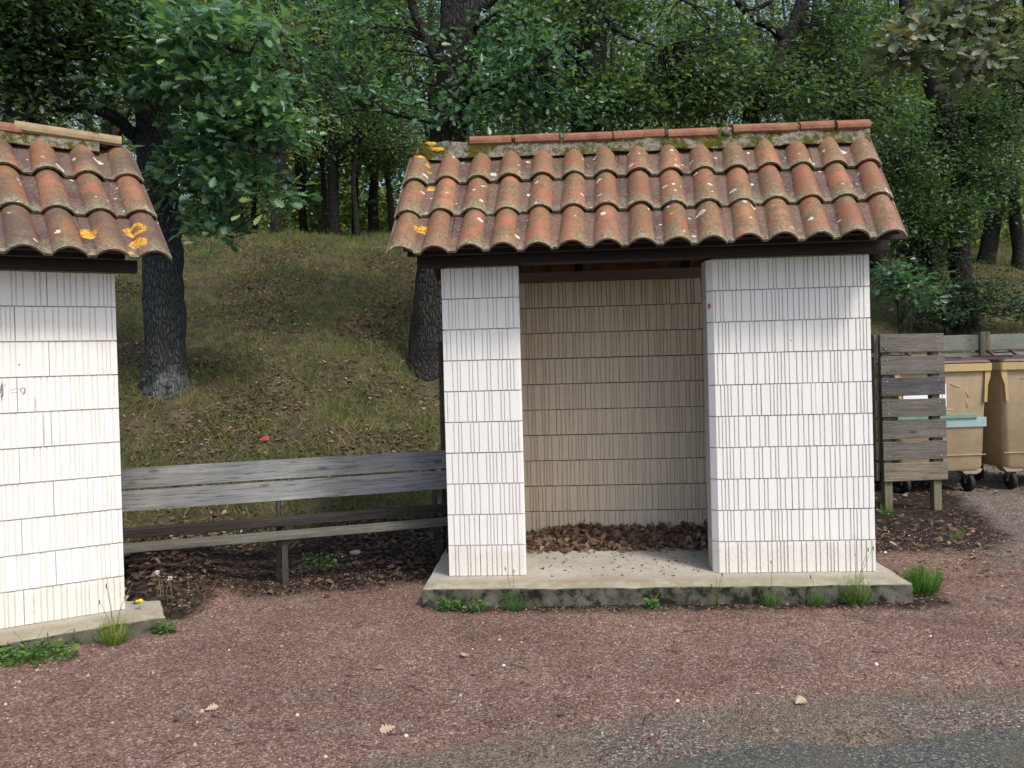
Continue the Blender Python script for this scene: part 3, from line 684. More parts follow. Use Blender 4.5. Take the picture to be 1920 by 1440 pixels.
# dry leaves drifted against the back wall
N = 3400; t = rng.uniform(.3, 2.3, N); a = np.array([math.cos(A_w), math.sin(A_w)]); nn = np.array([-math.sin(A_w), math.cos(A_w)])
hgt = np.interp(t, [.3, .5, .75, .95, 1.1, 1.5, 1.7, 1.9, 2.3], [.02, .025, .06, .085, .065, .06, .055, .07, .075])
k = rng.random(N); s = 1.08-.5*k**1.2*rng.uniform(.75, 1.1, N); z = .12+hgt*(1-((1.08-s)/.5))**.8*rng.uniform(.5, 1.05, N)+.01
z = np.maximum(z, .13)
P = np.stack([A_o[0]+t*a[0]+s*nn[0], A_o[1]+t*a[1]+s*nn[1], z], -1)
lp = leaves('leaf_pile', M_deadleaf, P, nrm(N, 1)*np.array([1, 1, .5]), nrm(N, .6)+np.array([0, -.3, .7]), rng.uniform(.03, .07, N), np.clip(rng.normal(.56, .2, N), 0, .95), OAK, width=1.2)
tag(lp, 'drift of dry brown oak leaves along the back wall inside the main shelter', 'leaf pile', kind='stuff')
N = 160; t = rng.uniform(.52, 1.68, N); s = rng.uniform(-.05, .85, N)
P = np.stack([A_o[0]+t*a[0]+s*nn[0], A_o[1]+t*a[1]+s*nn[1], np.full(N, .123)], -1)
tag(leaves('leaf_crumbs', M_deadleaf, P, nrm(N, 1)*np.array([1, 1, .05]), np.tile([0, 0, 1.], (N, 1))+nrm(N, .2), rng.uniform(.008, .03, N), rng.uniform(0, .4, N), OVAL), 'crumbs of dead leaf scattered over the concrete floor of the main shelter', 'leaf litter', kind='stuff')

# ------------------------------------------------------------------ bench
bo = np.array([-2.75, 4.98]); bw = math.atan2(.58, 2.04)
bz = float(hz(-1.6, 5.4)); bench = empty('bench', (bo[0], bo[1], bz), bw)
tag(bench, 'long weathered grey plank bench between the two white shelters', 'bench')
Lb = 2.42
def board(mb, x0, x1, s0, s1, z0, z1, mi=0): mb.box((x0, s0, z0), (x1, s1, z1), mi, .005)
mb = MB(); board(mb, 0, Lb, -.005, .125, .325, .365); mb.build('seat_board', M_seat, bench)
mb = MB(); board(mb, 0, Lb, .235, .335, .372, .43); mb.build('seat_board', M_darkseat, bench)
def tilt_board(z0, z1, s):
    mb = MB(); d = .12
    pr = [(s, z0), (s+.035, z0-.006), (s+.035+d*(z1-z0)*1.5, z1-.006), (s+d*(z1-z0)*1.5, z1)]
    mb.add([(0, y, z) for y, z in pr]+[(Lb, y, z) for y, z in pr], [(i, (i+1) % 4, 4+(i+1) % 4, 4+i) for i in range(4)]+[(3, 2, 1, 0), (4, 5, 6, 7)])
    return mb
tilt_board(.535, .675, .385).build('back_board', M_bench, bench); tilt_board(.69, .83, .415).build('back_board', M_bench, bench)
for x in (-.04, 1.18, 2.34):
    mb = MB(); mb.box((x, .03, -.06), (x+.04, .07, .325)); mb.box((x-.045, .22, -.06), (x-.01, .26, .325)); mb.build('leg', M_steel, bench)
    mb = MB(); mb.tube([(x-.02, .36, .1), (x-.02, .40, .5), (x-.02, .47, .8)], .018, 6); mb.tube([(x-.02, .05, .31), (x-.02, .37, .31)], .015, 6); mb.build('back_support', M_steel, bench)
p = at(829, 789, 6.15); mb = MB(); zt = at(829, 640, 6.15)[2]; gz = float(hz(p[0], 6.15))
mb.tube([(0, 0, -.1), (0, 0, zt-gz)], .018, 8); tag(mb.build('steel_post', M_steel, None, (p[0], 6.15, gz)), 'thin dark steel post behind the left pier of the main shelter', 'post')

# ------------------------------------------------------------------ slatted screen, rear fence, bins
fp = at(1661, 957, 7.3); fz = float(hz(fp[0], 7.3)); fx = at(1650, 760, 7.3)[0]
scr = empty('slatted_screen', (fx, 7.3, fz), R(2)); tag(scr, 'grey slatted timber screen of seven boards to the right of the main shelter', 'fence')
SW = at(1772, 760, 7.3)[0]-fx
tops = [626, 667.5, 707.5, 748, 788, 827.5, 867.5]; bots = [660, 701.5, 741.5, 781, 822, 861.5, 901]
for i, (a_, b_) in enumerate(zip(tops, bots)):
    z1, z0 = at(1711, a_, 7.3)[2]-fz, at(1711, b_, 7.3)[2]-fz
    mb = MB(); dx = .004*i*.5; sk = random.uniform(-.004, .004)
    bm = bmesh.new(); bmesh.ops.create_cube(bm, size=1)
    for v in bm.verts: v.co = Vector((dx+(v.co.x+.5)*SW, (v.co.y-.5)*.026, z0+(v.co.z+.5)*(z1-z0)+sk*v.co.x*2))
    bmesh.ops.bevel(bm, geom=list(bm.edges), offset=.003, segments=1, affect='EDGES'); mb.bm(bm); bm.free()
    for x in (.06, SW-.06):
        for zz in (z0+.03, z1-.035): mb.tube([(dx+x+random.uniform(-.012, .012), -.024, zz), (dx+x, -.0285, zz)], .006, 8, 1)
    mb.build('board', [M_paleslat if i == 6 else (M_darkslat if i == 2 else M_slat), M_zinc], scr)
for x in (.03, SW-.11): 
    mb = MB(); mb.box((x, .002, -.15), (x+.075, .075, 1.665), 0, .004); mb.build('post', M_post, scr)
for i, (a_, b_) in enumerate(zip(tops, bots)):
    z1, z0 = at(1711, a_, 7.3)[2]-fz, at(1711, b_, 7.3)[2]-fz
    mb = MB(); mb.box((-.03, .03, z0), (-.004, 1.35, z1), 0, .003); mb.build('side_board', M_post, scr)
mb = MB(); mb.box((0.0, 1.25, -.1), (.075, 1.33, 1.6), 0, .004); mb.build('post', M_post, scr)
YF = 10.0
rf = empty('rear_fence', (at(1775, 650, YF)[0]-1.0, YF, float(hz(4.5, YF))), R(1)); fx0 = rf.location.x; fz0 = rf.location.z
tag(rf, 'low grey green timber fence running behind the tan bins', 'fence')
pz1 = at(1846, 622, YF)[2]-fz0; px = at(1846, 640, YF)[0]-fx0
for x0, x1 in ((-.9, px-.06), (px+.08, px+2.6)):
    for zt, zb in ((pz1-.035, pz1-.235), (pz1-.27, pz1-.46), (pz1-.5, pz1-.7)):
        mb = MB(); mb.box((x0, 0, zb), (x1, .03, zt), 0, .004); mb.build('board', M_rail, rf)
for x in (px-.055, px-1.5, px+2.5): mb = MB(); mb.box((x, -.03, -.3), (x+.13, .09, pz1), 0, .006); mb.build('post', M_post, rf)

def rrect(w, d, r, n=5):
    out = []
    for cx, cy, a0 in ((w/2-r, d/2-r, 0), (-w/2+r, d/2-r, 90), (-w/2+r, -d/2+r, 180), (w/2-r, -d/2+r, 270)):
        for k in range(n+1): th = R(a0+90*k/n); out.append((cx+r*math.cos(th), cy+r*math.sin(th)))
    return out
def loft(mb, secs, mi=0, cap=True):
    n = len(secs[0][0]); vs = [(x, y, z) for pr, z in secs for x, y in pr]
    fs = [(i*n+k, i*n+(k+1) % n, (i+1)*n+(k+1) % n, (i+1)*n+k) for i in range(len(secs)-1) for k in range(n)]
    if cap: fs += [tuple(reversed(range(n))), tuple((len(secs)-1)*n+k for k in range(n))]
    mb.add(vs, fs, mi, True)
def make_bin(loc, yaw, label, band):
    b = empty('wheeled_bin', loc, yaw); tag(b, label, 'bin', 'tan wheeled bins with maroon lids')
    w, d = 1.04, .92
    mb = MB(); loft(mb, [(rrect(w*.86, d*.82, .07), .235), (rrect(w*.9, d*.86, .07), .27), (rrect(w*.905, d*.865, .06), .42), (rrect(w*.912, d*.87, .06), .424), (rrect(w*.955, d*.95, .05), 1.24), (rrect(w*.96, d*.95, .05), 1.3)])
    o = mb.build('body', M_binbody, b); m_ = o.modifiers.new('edges', 'EDGE_SPLIT'); m_.split_angle = R(40)
    mb = MB(); mb.box((-.004, -d*.475-.004, .3), (.004, -d*.42, 1.2)); mb.box((-w*.46, -d*.44-.008, .40), (w*.46, -d*.43, .408))
    for x0, z0, x1, z1 in ((-.3, 1.2, .02, 1.21), (.1, 1.16, .2, 1.12), (.26, 1.0, .28, .9), (-.12, .87, .12, .885), (-.1, .86, .09, .855), (.27, 1.08, .29, 1.02)):
        for q in range(3):
            e = lambda: random.uniform(-.012, .012)
            ys = lambda z: -d*(.43+(z-.42)/.82*.045)-.0025
            mb.tube([(x0+e(), ys(z0)-.003, z0+e()), ((x0+x1)/2+e(), ys((z0+z1)/2)-.004, (z0+z1)/2+e()), (x1+e(), ys(z1)-.003, z1+e())], .0016, 4, 1)
    mb.build('front_seam', [M_binbody, M_scratch], o)
    mb = MB(); loft(mb, [(rrect(w*.96, d*.96, .04), 1.285), (rrect(w+.03, d+.03, .03), 1.29), (rrect(w+.03, d+.03, .03), 1.365), (rrect(w, d, .03), 1.37)])
    o2 = mb.build('rim', M_binrim, b); m_ = o2.modifiers.new('edges', 'EDGE_SPLIT'); m_.split_angle = R(40)
    for sx in (-1, 1):
        mb = MB(); pr = [(sx*w*.5, 1.288), (sx*(w*.5-.06), 1.288), (sx*(w*.5-.075), .96), (sx*(w*.485-.03), .96), (sx*(w*.487-.02), 1.14), (sx*w*.495, 1.22)]
        vs = [(x, -d*.475-.02, z) for x, z in pr]+[(x, -d*.475+.03, z) for x, z in pr]
        fs = [(i, 6+i, 6+(i+1) % 6, (i+1) % 6) for i in range(6)]+[tuple(range(6)), tuple(range(11, 5, -1))]
        mb.add(vs, fs if sx > 0 else [tuple(reversed(f)) for f in fs]); mb.build('bracket', M_binrim, b)
    mb = MB(); loft(mb, [(rrect(w+.0, d+.01, .04), 1.372), (rrect(w+.02, d+.03, .04), 1.378), (rrect(w+.0, d, .05), 1.40), (rrect(w*.8, d*.85, .08), 1.425), (rrect(w*.55, d*.6, .08), 1.432)])
    for x in (-.3, 0, .3): mb.box((x-.06, -d/2+.06, 1.40), (x+.06, d/2-.1, 1.438), 0, .008)
    lid = mb.build('lid', M_lid, b); m_ = lid.modifiers.new('edges', 'EDGE_SPLIT'); m_.split_angle = R(35)
    mb = MB(); ya = d/2-.02
    for x in (-.12, .14): mb.tube([(x, ya-.12, 1.43), (x+.005, ya-.02, 1.48), (x+.01, ya+.05, 1.49)], .018, 8)
    mb.tube([(-.12, ya+.02, 1.478), (.14, ya+.02, 1.478)], .014, 8); mb.build('lid_handle', M_lid, lid)
    for sx in (-1, 1):
        for sy in (-1, 1):
            cx, cy_ = sx*(w*.5-.17), sy*(d*.5-.16)
            wh = MB(); wh.tube([(cx-.024, cy_, .095), (cx-.02, cy_, .095), (cx+.02, cy_, .095), (cx+.024, cy_, .095)], [.07, .095, .095, .07], 20)
            wo = wh.build('wheel', M_rubber, b)
            f = MB(); f.box((cx-.07, cy_-.06, .19), (cx+.07, cy_+.06, .203))
            for e in (-.035, .031):
                pr = [(cy_-.05, .19), (cy_+.05, .19), (cy_+.018, .085), (cy_-.018, .085)]
                f.add([(cx+e, y, z) for y, z in pr]+[(cx+e+.004, y, z) for y, z in pr], [(0, 1, 2, 3), (7, 6, 5, 4)]+[(i, 4+i, 4+(i+1) % 4, (i+1) % 4) for i in range(4)])
            f.tube([(cx-.04, cy_, .095), (cx+.04, cy_, .095)], .01, 8)
            f.build('castor_fork', M_zinc, wo)
            g_ = MB(); pr = [(cx-.12, .245), (cx+.12, .245), (cx+.085, .203), (cx-.085, .203)]
            g_.add([(x, cy_-.07, z) for x, z in pr]+[(x, cy_+.07, z) for x, z in pr], [(0, 1, 2, 3), (7, 6, 5, 4)]+[(i, 4+i, 4+(i+1) % 4, (i+1) % 4) for i in range(4)])
            g_.build('wheel_mount', M_binbody, b)
    if band:
        yb = -d*.455
        mb = MB(); mb.box((-w*.47, yb-.012, .70), (w*.463, yb+.005, .80), 0, .003); mb.build('strip', M_teal, b)
        mb = MB(); mb.box((-w*.47, yb-.03, .795), (w*.36, yb+.002, .838), 0, .004); mb.build('ledge', M_tealdark, b)
        mb = MB(); mb.box((-.42, yb-.02, .92), (.045, yb-.012, 1.16), 0, .002); mb.build('sticker', M_white, b)
    return b
bx = at(1765, 800, 8.1)[0]
make_bin((bx, 8.1+.45, float(hz(bx, 8.2))), R(3), 'tan wheeled bin with a teal strip, half hidden behind the slatted screen', True)
bx2 = at(1887, 800, 8.15)[0]+.5
make_bin((bx2, 8.15+.47, float(hz(bx2, 8.2))), R(-1), 'plain tan wheeled bin cut off by the right edge of the photo', False)

# ------------------------------------------------------------------ trees
def hero_tree(name, label, base, trunk, limbs, barkm, crown, leafm, shape, size, tint, group=None, cat='tree', sides=14, twigs=True, flare=.35, per=16, spread=.22, tvar=.15):
    """trunk: list of (point, radius); limbs: lists of the same; crown: list of (centre, radii, clusters)"""
    rt = empty(name, base); tag(rt, label, cat, group); b = np.array(base)
    mb = MB(); P = [np.array(p)-b for p, r in trunk]; rr = [r for p, r in trunk]; k = 4
    pts = jit(P, k, .012); rad = list(np.interp(np.linspace(0, len(P)-1, len(pts)), range(len(P)), rr))
    mb.tube(pts, rad, sides, wob=.12, flare=flare)
    ends = [p+b for p in pts[len(pts)//3:]]
    for L in limbs:
        P = [np.array(p)-b for p, r in L]; q = jit(P, 4, .02); ra = list(np.interp(np.linspace(0, len(P)-1, len(q)), range(len(P)), [r for p, r in L]))
        mb.tube(q, ra, 8, wob=.1); ends += [p+b for p in q]
    cl = []
    for c, r, n in crown: cl.append(blob(c, r, n))
    cl = np.concatenate(cl) if cl else np.zeros((0, 3)); ends = np.array(ends)
    if twigs:
        for c in cl[::2]:
            i = np.argmin(np.linalg.norm(ends-c, axis=1)+.6*np.maximum(0, ends[:, 2]-c[2])); s_ = ends[i]; d = c-s_; L = np.linalg.norm(d)
            if L < .05: continue
            side = np.cross(d, [0, 0, 1])*random.uniform(-.18, .18); r0 = min(.03, .006+.006*L)
            mid = s_+d*.5+side+np.array([0, 0, .1*L])
            mb.tube([q-b for q in (s_, s_+d*.25+side*.7+np.array([0, 0, .07*L]), mid, s_+d*.8+side*.5, c)], [r0, r0*.8, r0*.6, r0*.4, .003], 4)
            for _ in range(2):
                e = mid+(c-mid)*random.uniform(0, .8); mb.tube([e-b, e-b+np.array([random.gauss(0, .15), random.gauss(0, .15), random.gauss(0, .08)])], [.004, .002], 3)
    mb.build('trunk', barkm, rt)
    if len(cl):
        p, d, n = sprays(cl, per, spread); N = len(p)
        ct = np.repeat(np.clip(rng.normal(tint, tvar, len(cl)), 0, 1), per)
        leaves('crown', leafm, p, d, n, rng.uniform(.7, 1.2, N)*size, np.clip(ct+rng.normal(0, .12, N), 0, 1), shape, rt, b)
    return rt
def T(u, v, y, r): return (at(u, v, y), r)

# near oak on the left
b1 = on_ground(313, 722); y1 = b1[1]; s1 = y1/CF
hero_tree('oak_tree', 'stout oak with a pale lichened foot, between the shelters on the left', b1,
    [(b1-np.array([0, 0, .25]), .43*.0+48*s1), T(313, 712, y1, 41*s1), T(309, 660, y1, 37*s1), T(307, 560, y1, 35*s1), T(304, 470, y1, 34*s1), T(299, 370, y1, 34*s1), T(292, 260, y1, 34*s1), T(288, 140, y1, 36*s1), T(292, 0, y1, 34*s1), T(300, -250, y1, 30*s1), T(310, -500, y1, 22*s1)],
    [[T(285, 300, y1, .1), T(252, 255, y1-.1, .085), T(210, 218, y1-.3, .07), T(165, 203, y1-.5, .055), T(120, 205, y1-.7, .04), T(70, 190, y1-1, .03)],
     [T(292, 180, y1, .07), T(340, 120, y1-.5, .05), T(400, 90, y1-1, .03), T(470, 100, y1-1.4, .015)],
     [T(295, 300, y1, .06), T(360, 270, y1-.4, .045), T(430, 260, y1-.8, .03), T(520, 290, y1-1.0, .014)],
     [T(300, 400, y1, .05), T(350, 380, y1-.3, .035), T(400, 410, y1-.5, .02), T(440, 430, y1-.6, .008)],
     [T(292, -50, y1, .1), T(420, -150, y1-.6, .07), T(560, -200, y1-1, .03)], [T(292, -150, y1, .1), T(120, -250, y1-.8, .07), T(-100, -250, y1-1, .03)]],
    M_bark1,
    [(at(330, 60, y1-1.0), (.5, .5, .42), 48), (at(430, 60, y1-1.3), (.6, .5, .25), 48), (at(300, 150, y1-.9), (.5, .4, .35), 35), (at(400, 150, y1-1.1), (.45, .4, .25), 34), (at(480, 190, y1-1.1), (.42, .35, .25), 37), (at(520, 240, y1-1.0), (.28, .3, .18), 23),
     (at(420, 250, y1-.8), (.5, .4, .3), 40), (at(370, 300, y1-.7), (.4, .35, .25), 26), (at(440, 330, y1-.8), (.38, .3, .2), 26), (at(340, 340, y1-.5), (.35, .3, .25), 20), (at(520, 365, y1-.9), (.2, .2, .12), 10), (at(400, 400, y1-.6), (.28, .25, .18), 18), (at(430, 430, y1-.6), (.14, .14, .1), 6), (at(250, 70, y1-.6), (.45, .4, .5), 31), (at(220, 150, y1-.2), (.6, .4, .4), 31), (at(150, -100, y1+.2), (1.0, .8, .5), 46), (at(520, -70, y1), (.7, .6, .4), 31),
     (at(300, -300, y1+.6), (1.5, 1.0, .6), 31)],
    M_oak, OAK, .15, .45, 'oaks in front of the wood', per=8, spread=.15, sides=24, tvar=.22)
# ivy-clad trunk at the far left
y8 = 8.0; b8 = np.array([at(45, 400, y8)[0], y8, float(hz(at(45, 400, y8)[0], y8))])
hero_tree('ivy_clad_tree', 'ivy clad trunk rising behind the left shelter roof at the photo edge', b8,
    [(b8-np.array([0, 0, .2]), .2), T(42, 300, y8, .17), T(40, 150, y8, .15), T(38, 0, y8, .14), T(30, -200, y8, .12), T(25, -400, y8, .07)],
    [[T(40, 60, y8, .07), T(80, 20, y8, .05), T(130, -40, y8, .03)]], M_darkbark,
    [(at(45, 130, y8-.15), (.22, .18, .75), 75), (at(50, 20, y8-.15), (.3, .25, .4), 60), (at(110, 40, y8), (.5, .5, .5), 60), (at(70, -120, y8+.2), (.7, .6, .4), 36), (at(140, 120, y8+.2), (.5, .4, .5), 60), (at(180, 30, y8+.4), (.6, .4, .5), 60), (at(15, 80, y8), (.4, .4, .9), 60)], M_ivy, OVAL, .085, .45, None, per=16, spread=.13, sides=12)
# big oak behind the main shelter
b2 = on_ground(806, 684); y2 = b2[1]; s2 = y2/CF
hero_tree('oak_tree', 'tall thick oak rising just behind the left end of the main shelter roof', b2,
    [(b2-np.array([0, 0, .25]), 48*s2), T(806, 672, y2, 40*s2), T(808, 600, y2, 34*s2), T(814, 500, y2, 32*s2), T(825, 400, y2, 31*s2), T(838, 280, y2, 32*s2), T(850, 180, y2, 33*s2), T(858, 80, y2, 35*s2), T(866, 0, y2, 37*s2), T(872, -120, y2, 30*s2), T(880, -400, y2, 20*s2)],
    [[T(845, 160, y2, .1), T(818, 110, y2, .075), T(795, 60, y2, .07), T(775, 10, y2, .06), T(755, -60, y2, .05)],
     [T(866, 30, y2, .12), T(905, 10, y2, .1), T(945, -30, y2, .08), T(990, -80, y2, .06)],
     [T(858, 60, y2, .05), T(900, 45, y2-.2, .035), T(935, 20, y2-.3, .02)],
     [T(840, 240, y2, .04), T(790, 225, y2-.3, .03), T(700, 205, y2-.6, .02), T(640, 215, y2-.8, .01)],
     [T(850, 190, y2, .04), T(930, 160, y2-.3, .03), T(1020, 110, y2-.5, .018), T(1080, 60, y2-.6, .01)],
     [T(862, -20, y2, .1), T(720, -120, y2-.5, .06), T(560, -140, y2-1, .03)]], M_bark,
    [(at(690, 60, y2-.2), (.8, .6, .35), 36), (at(630, 130, y2-.2), (.8, .6, .3), 40), (at(700, 200, y2-.5), (.8, .5, .2), 34), (at(960, 50, y2), (.6, .5, .3), 34), (at(1020, 110, y2-.2), (.7, .5, .3), 40), (at(950, 180, y2-.1), (.6, .5, .3), 38), (at(1050, 205, y2+.2), (.9, .5, .25), 54), (at(880, 120, y2-.35), (.2, .1, .6), 26), (at(860, 215, y2-.35), (.3, .15, .25), 26),
     (at(800, -90, y2+.5), (1.6, 1.0, .4), 50), (at(1080, -60, y2+.5), (1.2, .8, .4), 40), (at(600, -20, y2+.6), (1.1, .8, .35), 44), (at(870, -300, y2+.5), (1.6, 1.2, .6), 40)], M_oak, OAK, .115, .3, 'oaks in front of the wood', per=9, spread=.19, sides=24)
# broken-topped trunk behind the roof, mossy
y3 = 11.5; x3 = at(1105, 300, y3)[0]; b3 = np.array([x3, y3, float(hz(x3, y3))]); s3 = y3/CF
hero_tree('oak_tree', 'thick dark oak trunk with a mossy stub above the middle of the main roof', b3,
    [(b3-np.array([0, 0, .2]), .3), T(1100, 260, y3, 30*s3), T(1104, 150, y3, 29*s3), T(1110, 90, y3, 28*s3), T(1112, 40, y3, 25*s3), T(1108, -40, y3, 24*s3), T(1100, -200, y3, 18*s3)],
    [[T(1095, 90, y3-.1, .12), T(1082, 75, y3-.25, .1), T(1078, 66, y3-.3, .085)], [T(1112, 30, y3, .05), T(1180, 70, y3-.3, .03), T(1240, 90, y3-.4, .012)], [T(1112, 10, y3, .06), T(1210, -30, y3-.3, .035), T(1300, 10, y3-.5, .015)], [T(1105, 0, y3, .06), T(1000, 30, y3-.3, .04), T(940, 60, y3-.4, .012)]], M_bark,
    [(at(1050, 40, y3-.4), (.9, .6, .5), 80), (at(1000, 130, y3-.2), (.9, .5, .6), 80), (at(1190, 30, y3+.3), (.7, .6, .3), 46), (at(1200, 150, y3), (1.0, .6, .4), 90), (at(1280, 200, y3), (.9, .6, .4), 80), (at(1120, 190, y3-.5), (1.0, .5, .35), 80), (at(1330, 130, y3), (.8, .6, .5), 70), (at(1120, -110, y3+.3), (1.6, 1.2, .4), 60)], M_leaf, OVAL, .1, .45, 'oaks in front of the wood', per=15, spread=.22, sides=18)
mbm = MB(); n = 60
pm = blob(at(1105, 60, y3-.38), (.17, .08, .05), 260)
mo_ = leaves('moss', M_lush, pm, nrm(260, 1), nrm(260, 1), rng.uniform(.02, .05, 260), np.clip(rng.normal(.7, .15, 260), 0, 1), DIAM, bpy.data.objects['oak_tree.002'], b3)
# dark leaning forked tree
y4 = 12.5; x4 = at(1395, 330, y4)[0]; b4 = np.array([x4, y4, float(hz(x4, y4))]); s4 = y4/CF
hero_tree('leaning_tree', 'dark slender trunk leaning right with a fork, above the right half of the main roof', b4,
    [(b4-np.array([0, 0, .2]), .17), T(1405, 260, y4, 16*s4), T(1428, 190, y4, 15*s4), T(1450, 130, y4, 14*s4), T(1476, 75, y4, 14*s4), T(1496, 30, y4, 13*s4), T(1515, -30, y4, 12*s4), T(1545, -160, y4, 8*s4)],
    [[T(1474, 78, y4, .09), T(1452, 55, y4, .075), T(1425, 40, y4, .06), T(1390, 10, y4, .07), T(1360, -40, y4, .05)], [T(1400, 20, y4, .05), T(1420, 15, y4, .045), T(1450, 0, y4, .03)], [T(1440, 150, y4, .03), T(1400, 110, y4-.2, .02), T(1340, 70, y4-.4, .01)]], M_darkbark,
    [(at(1340, 60, y4), (.8, .6, .45), 60), (at(1400, 150, y4-.5), (.6, .4, .4), 50), (at(1330, 180, y4-.6), (.8, .4, .4), 60), (at(1560, 60, y4+.3), (.6, .5, .6), 66), (at(1560, 150, y4), (.7, .4, .5), 66), (at(1500, 190, y4-.5), (.6, .3, .3), 46), (at(1420, -80, y4+.3), (1.2, .8, .3), 36)], M_leaf, OVAL, .1, .4, None, per=15, spread=.22, sides=12)
# slender trunk with a pale hanging creeper
y5 = 13.5; x5 = at(1600, 330, y5)[0]; b5 = np.array([x5, y5, float(hz(x5, y5))]); s5 = y5/CF
hero_tree('creeper_tree', 'thin dark trunk hung with a pale looping creeper, left of the pale oak leaves', b5,
    [(b5-np.array([0, 0, .2]), .16), T(1592, 240, y5, 17*s5), T(1572, 190, y5, 15*s5), T(1552, 140, y5, 13*s5), T(1545, 90, y5, 12*s5), T(1570, 0, y5, 10*s5), T(1580, -150, y5, 8*s5)],
    [[T(1560, 0, y5-.8, .012), T(1558, 40, y5-.8, .012), T(1568, 60, y5-.8, .011), T(1557, 75, y5-.8, .011), T(1560, 105, y5-.8, .011), T(1572, 122, y5-.8, .011), T(1552, 135, y5-.8, .011), T(1555, 165, y5-.8, .011), T(1572, 184, y5-.8, .01), T(1595, 180, y5-.8, .01)]], M_darkbark,
    [(at(1610, 40, y5), (.7, .6, .5), 56), (at(1640, 130, y5), (.7, .6, .5), 60), (at(1640, 220, y5-.2), (.7, .5, .5), 66), (at(1560, 250, y5), (.6, .4, .4), 50), (at(1600, -80, y5), (1.0, .8, .4), 36)], M_leaf, OVAL, .1, .45, None, per=15, spread=.22, sides=10)
# tree at the right with ivy, foot behind the fence
b6 = on_ground(1812, 618, 10.5); y6 = b6[1]; s6 = y6/CF
hero_tree('ivy_clad_tree', 'dark ivy clad tree leaning left, its foot behind the bins and fence', b6,
    [(b6-np.array([0, 0, .2]), 32*s6), T(1812, 606, y6, 24*s6), T(1806, 540, y6, 20*s6), T(1800, 480, y6, 19*s6), T(1797, 400, y6, 20*s6), T(1790, 310, y6, 24*s6), T(1776, 230, y6, 22*s6), T(1752, 160, y6, 18*s6), T(1725, 95, y6, 16*s6), T(1700, 20, y6, 13*s6), T(1680, -120, y6, 9*s6)],
    [[T(1790, 300, y6, .08), T(1830, 200, y6, .06), T(1860, 60, y6, .05)]], M_darkbark,
    [(at(1790, 290, y6-.2), (.32, .25, .75), 80), (at(1800, 200, y6), (.6, .5, .5), 60), (at(1860, 230, y6-.2), (.7, .5, .7), 90), (at(1900, 120, y6), (.7, .6, .6), 70), (at(1720, 330, y6-.4), (.6, .5, .6), 80), (at(1700, 240, y6), (.6, .5, .6), 70), (at(1740, 430, y6-.5), (.55, .4, .45), 70), (at(1850, 330, y6-.4), (.6, .5, .6), 80), (at(1800, 400, y6-.7), (.5, .3, .4), 55), (at(1800, -60, y6+.3), (1.3, 1.0, .5), 54)], M_leaf, OVAL, .085, .3, None, per=17, spread=.2, sides=16)
y7 = 17.0; b7 = on_ground(1848, 492, 11); y7 = b7[1]; s7 = y7/CF
hero_tree('slender_tree', 'dark slender trunk leaning right on the bank at the right edge', b7,
    [(b7-np.array([0, 0, .2]), 17*s7), T(1852, 470, y7, 15*s7), T(1864, 400, y7, 14*s7), T(1880, 320, y7, 13*s7), T(1890, 220, y7, 12*s7), T(1895, 60, y7, 10*s7), T(1890, -100, y7, 8*s7)],
    [[T(1856, 460, y7, .08), T(1848, 410, y7, .07), T(1842, 350, y7, .06), T(1838, 240, y7, .05)]], M_darkbark,
    [(at(1880, 250, y7), (1.0, .8, .9), 90), (at(1900, 60, y7), (1.2, .9, 1.0), 90), (at(1905, 390, y7-.4), (.5, .4, .4), 36)], M_leaf, OVAL, .1, .5, None, per=15, spread=.25, sides=10)
# pale oak branch at the top right: a young oak whose crown hangs into view
y9 = 9.3; x9 = at(1990, 700, y9)[0]; b9 = np.array([x9, y9, float(hz(x9, y9))])
hero_tree('young_oak', 'young oak with pale greyish leaves hanging into the top right corner', b9,
    [(b9-np.array([0, 0, .1]), .1), T(1980, 400, y9, .085), T(1960, 150, y9, .07), T(1930, 20, y9, .06), T(1900, -120, y9, .03)],
    [[T(1960, 150, y9, .03), T(1880, 80, y9-.3, .02), T(1780, 60, y9-.6, .012), T(1690, 80, y9-.8, .006)], [T(1970, 200, y9, .03), T(1890, 140, y9-.4, .016), T(1830, 130, y9-.6, .006)]], M_bark,
    [(at(1700, 85, y9-.8), (.3, .25, .18), 24), (at(1745, 60, y9-.7), (.3, .25, .22), 30), (at(1780, 30, y9-.6), (.3, .25, .2), 24), (at(1690, 115, y9-.8), (.2, .2, .1), 8), (at(1835, 120, y9-.6), (.2, .2, .16), 16), (at(1812, 160, y9-.6), (.1, .1, .07), 4), (at(1890, 90, y9-.4), (.25, .2, .2), 12), (at(1830, 0, y9-.5), (.4, .3, .2), 22)], M_pale, OAK, .165, .6, None, per=7, spread=.1, sides=10, tvar=.2)
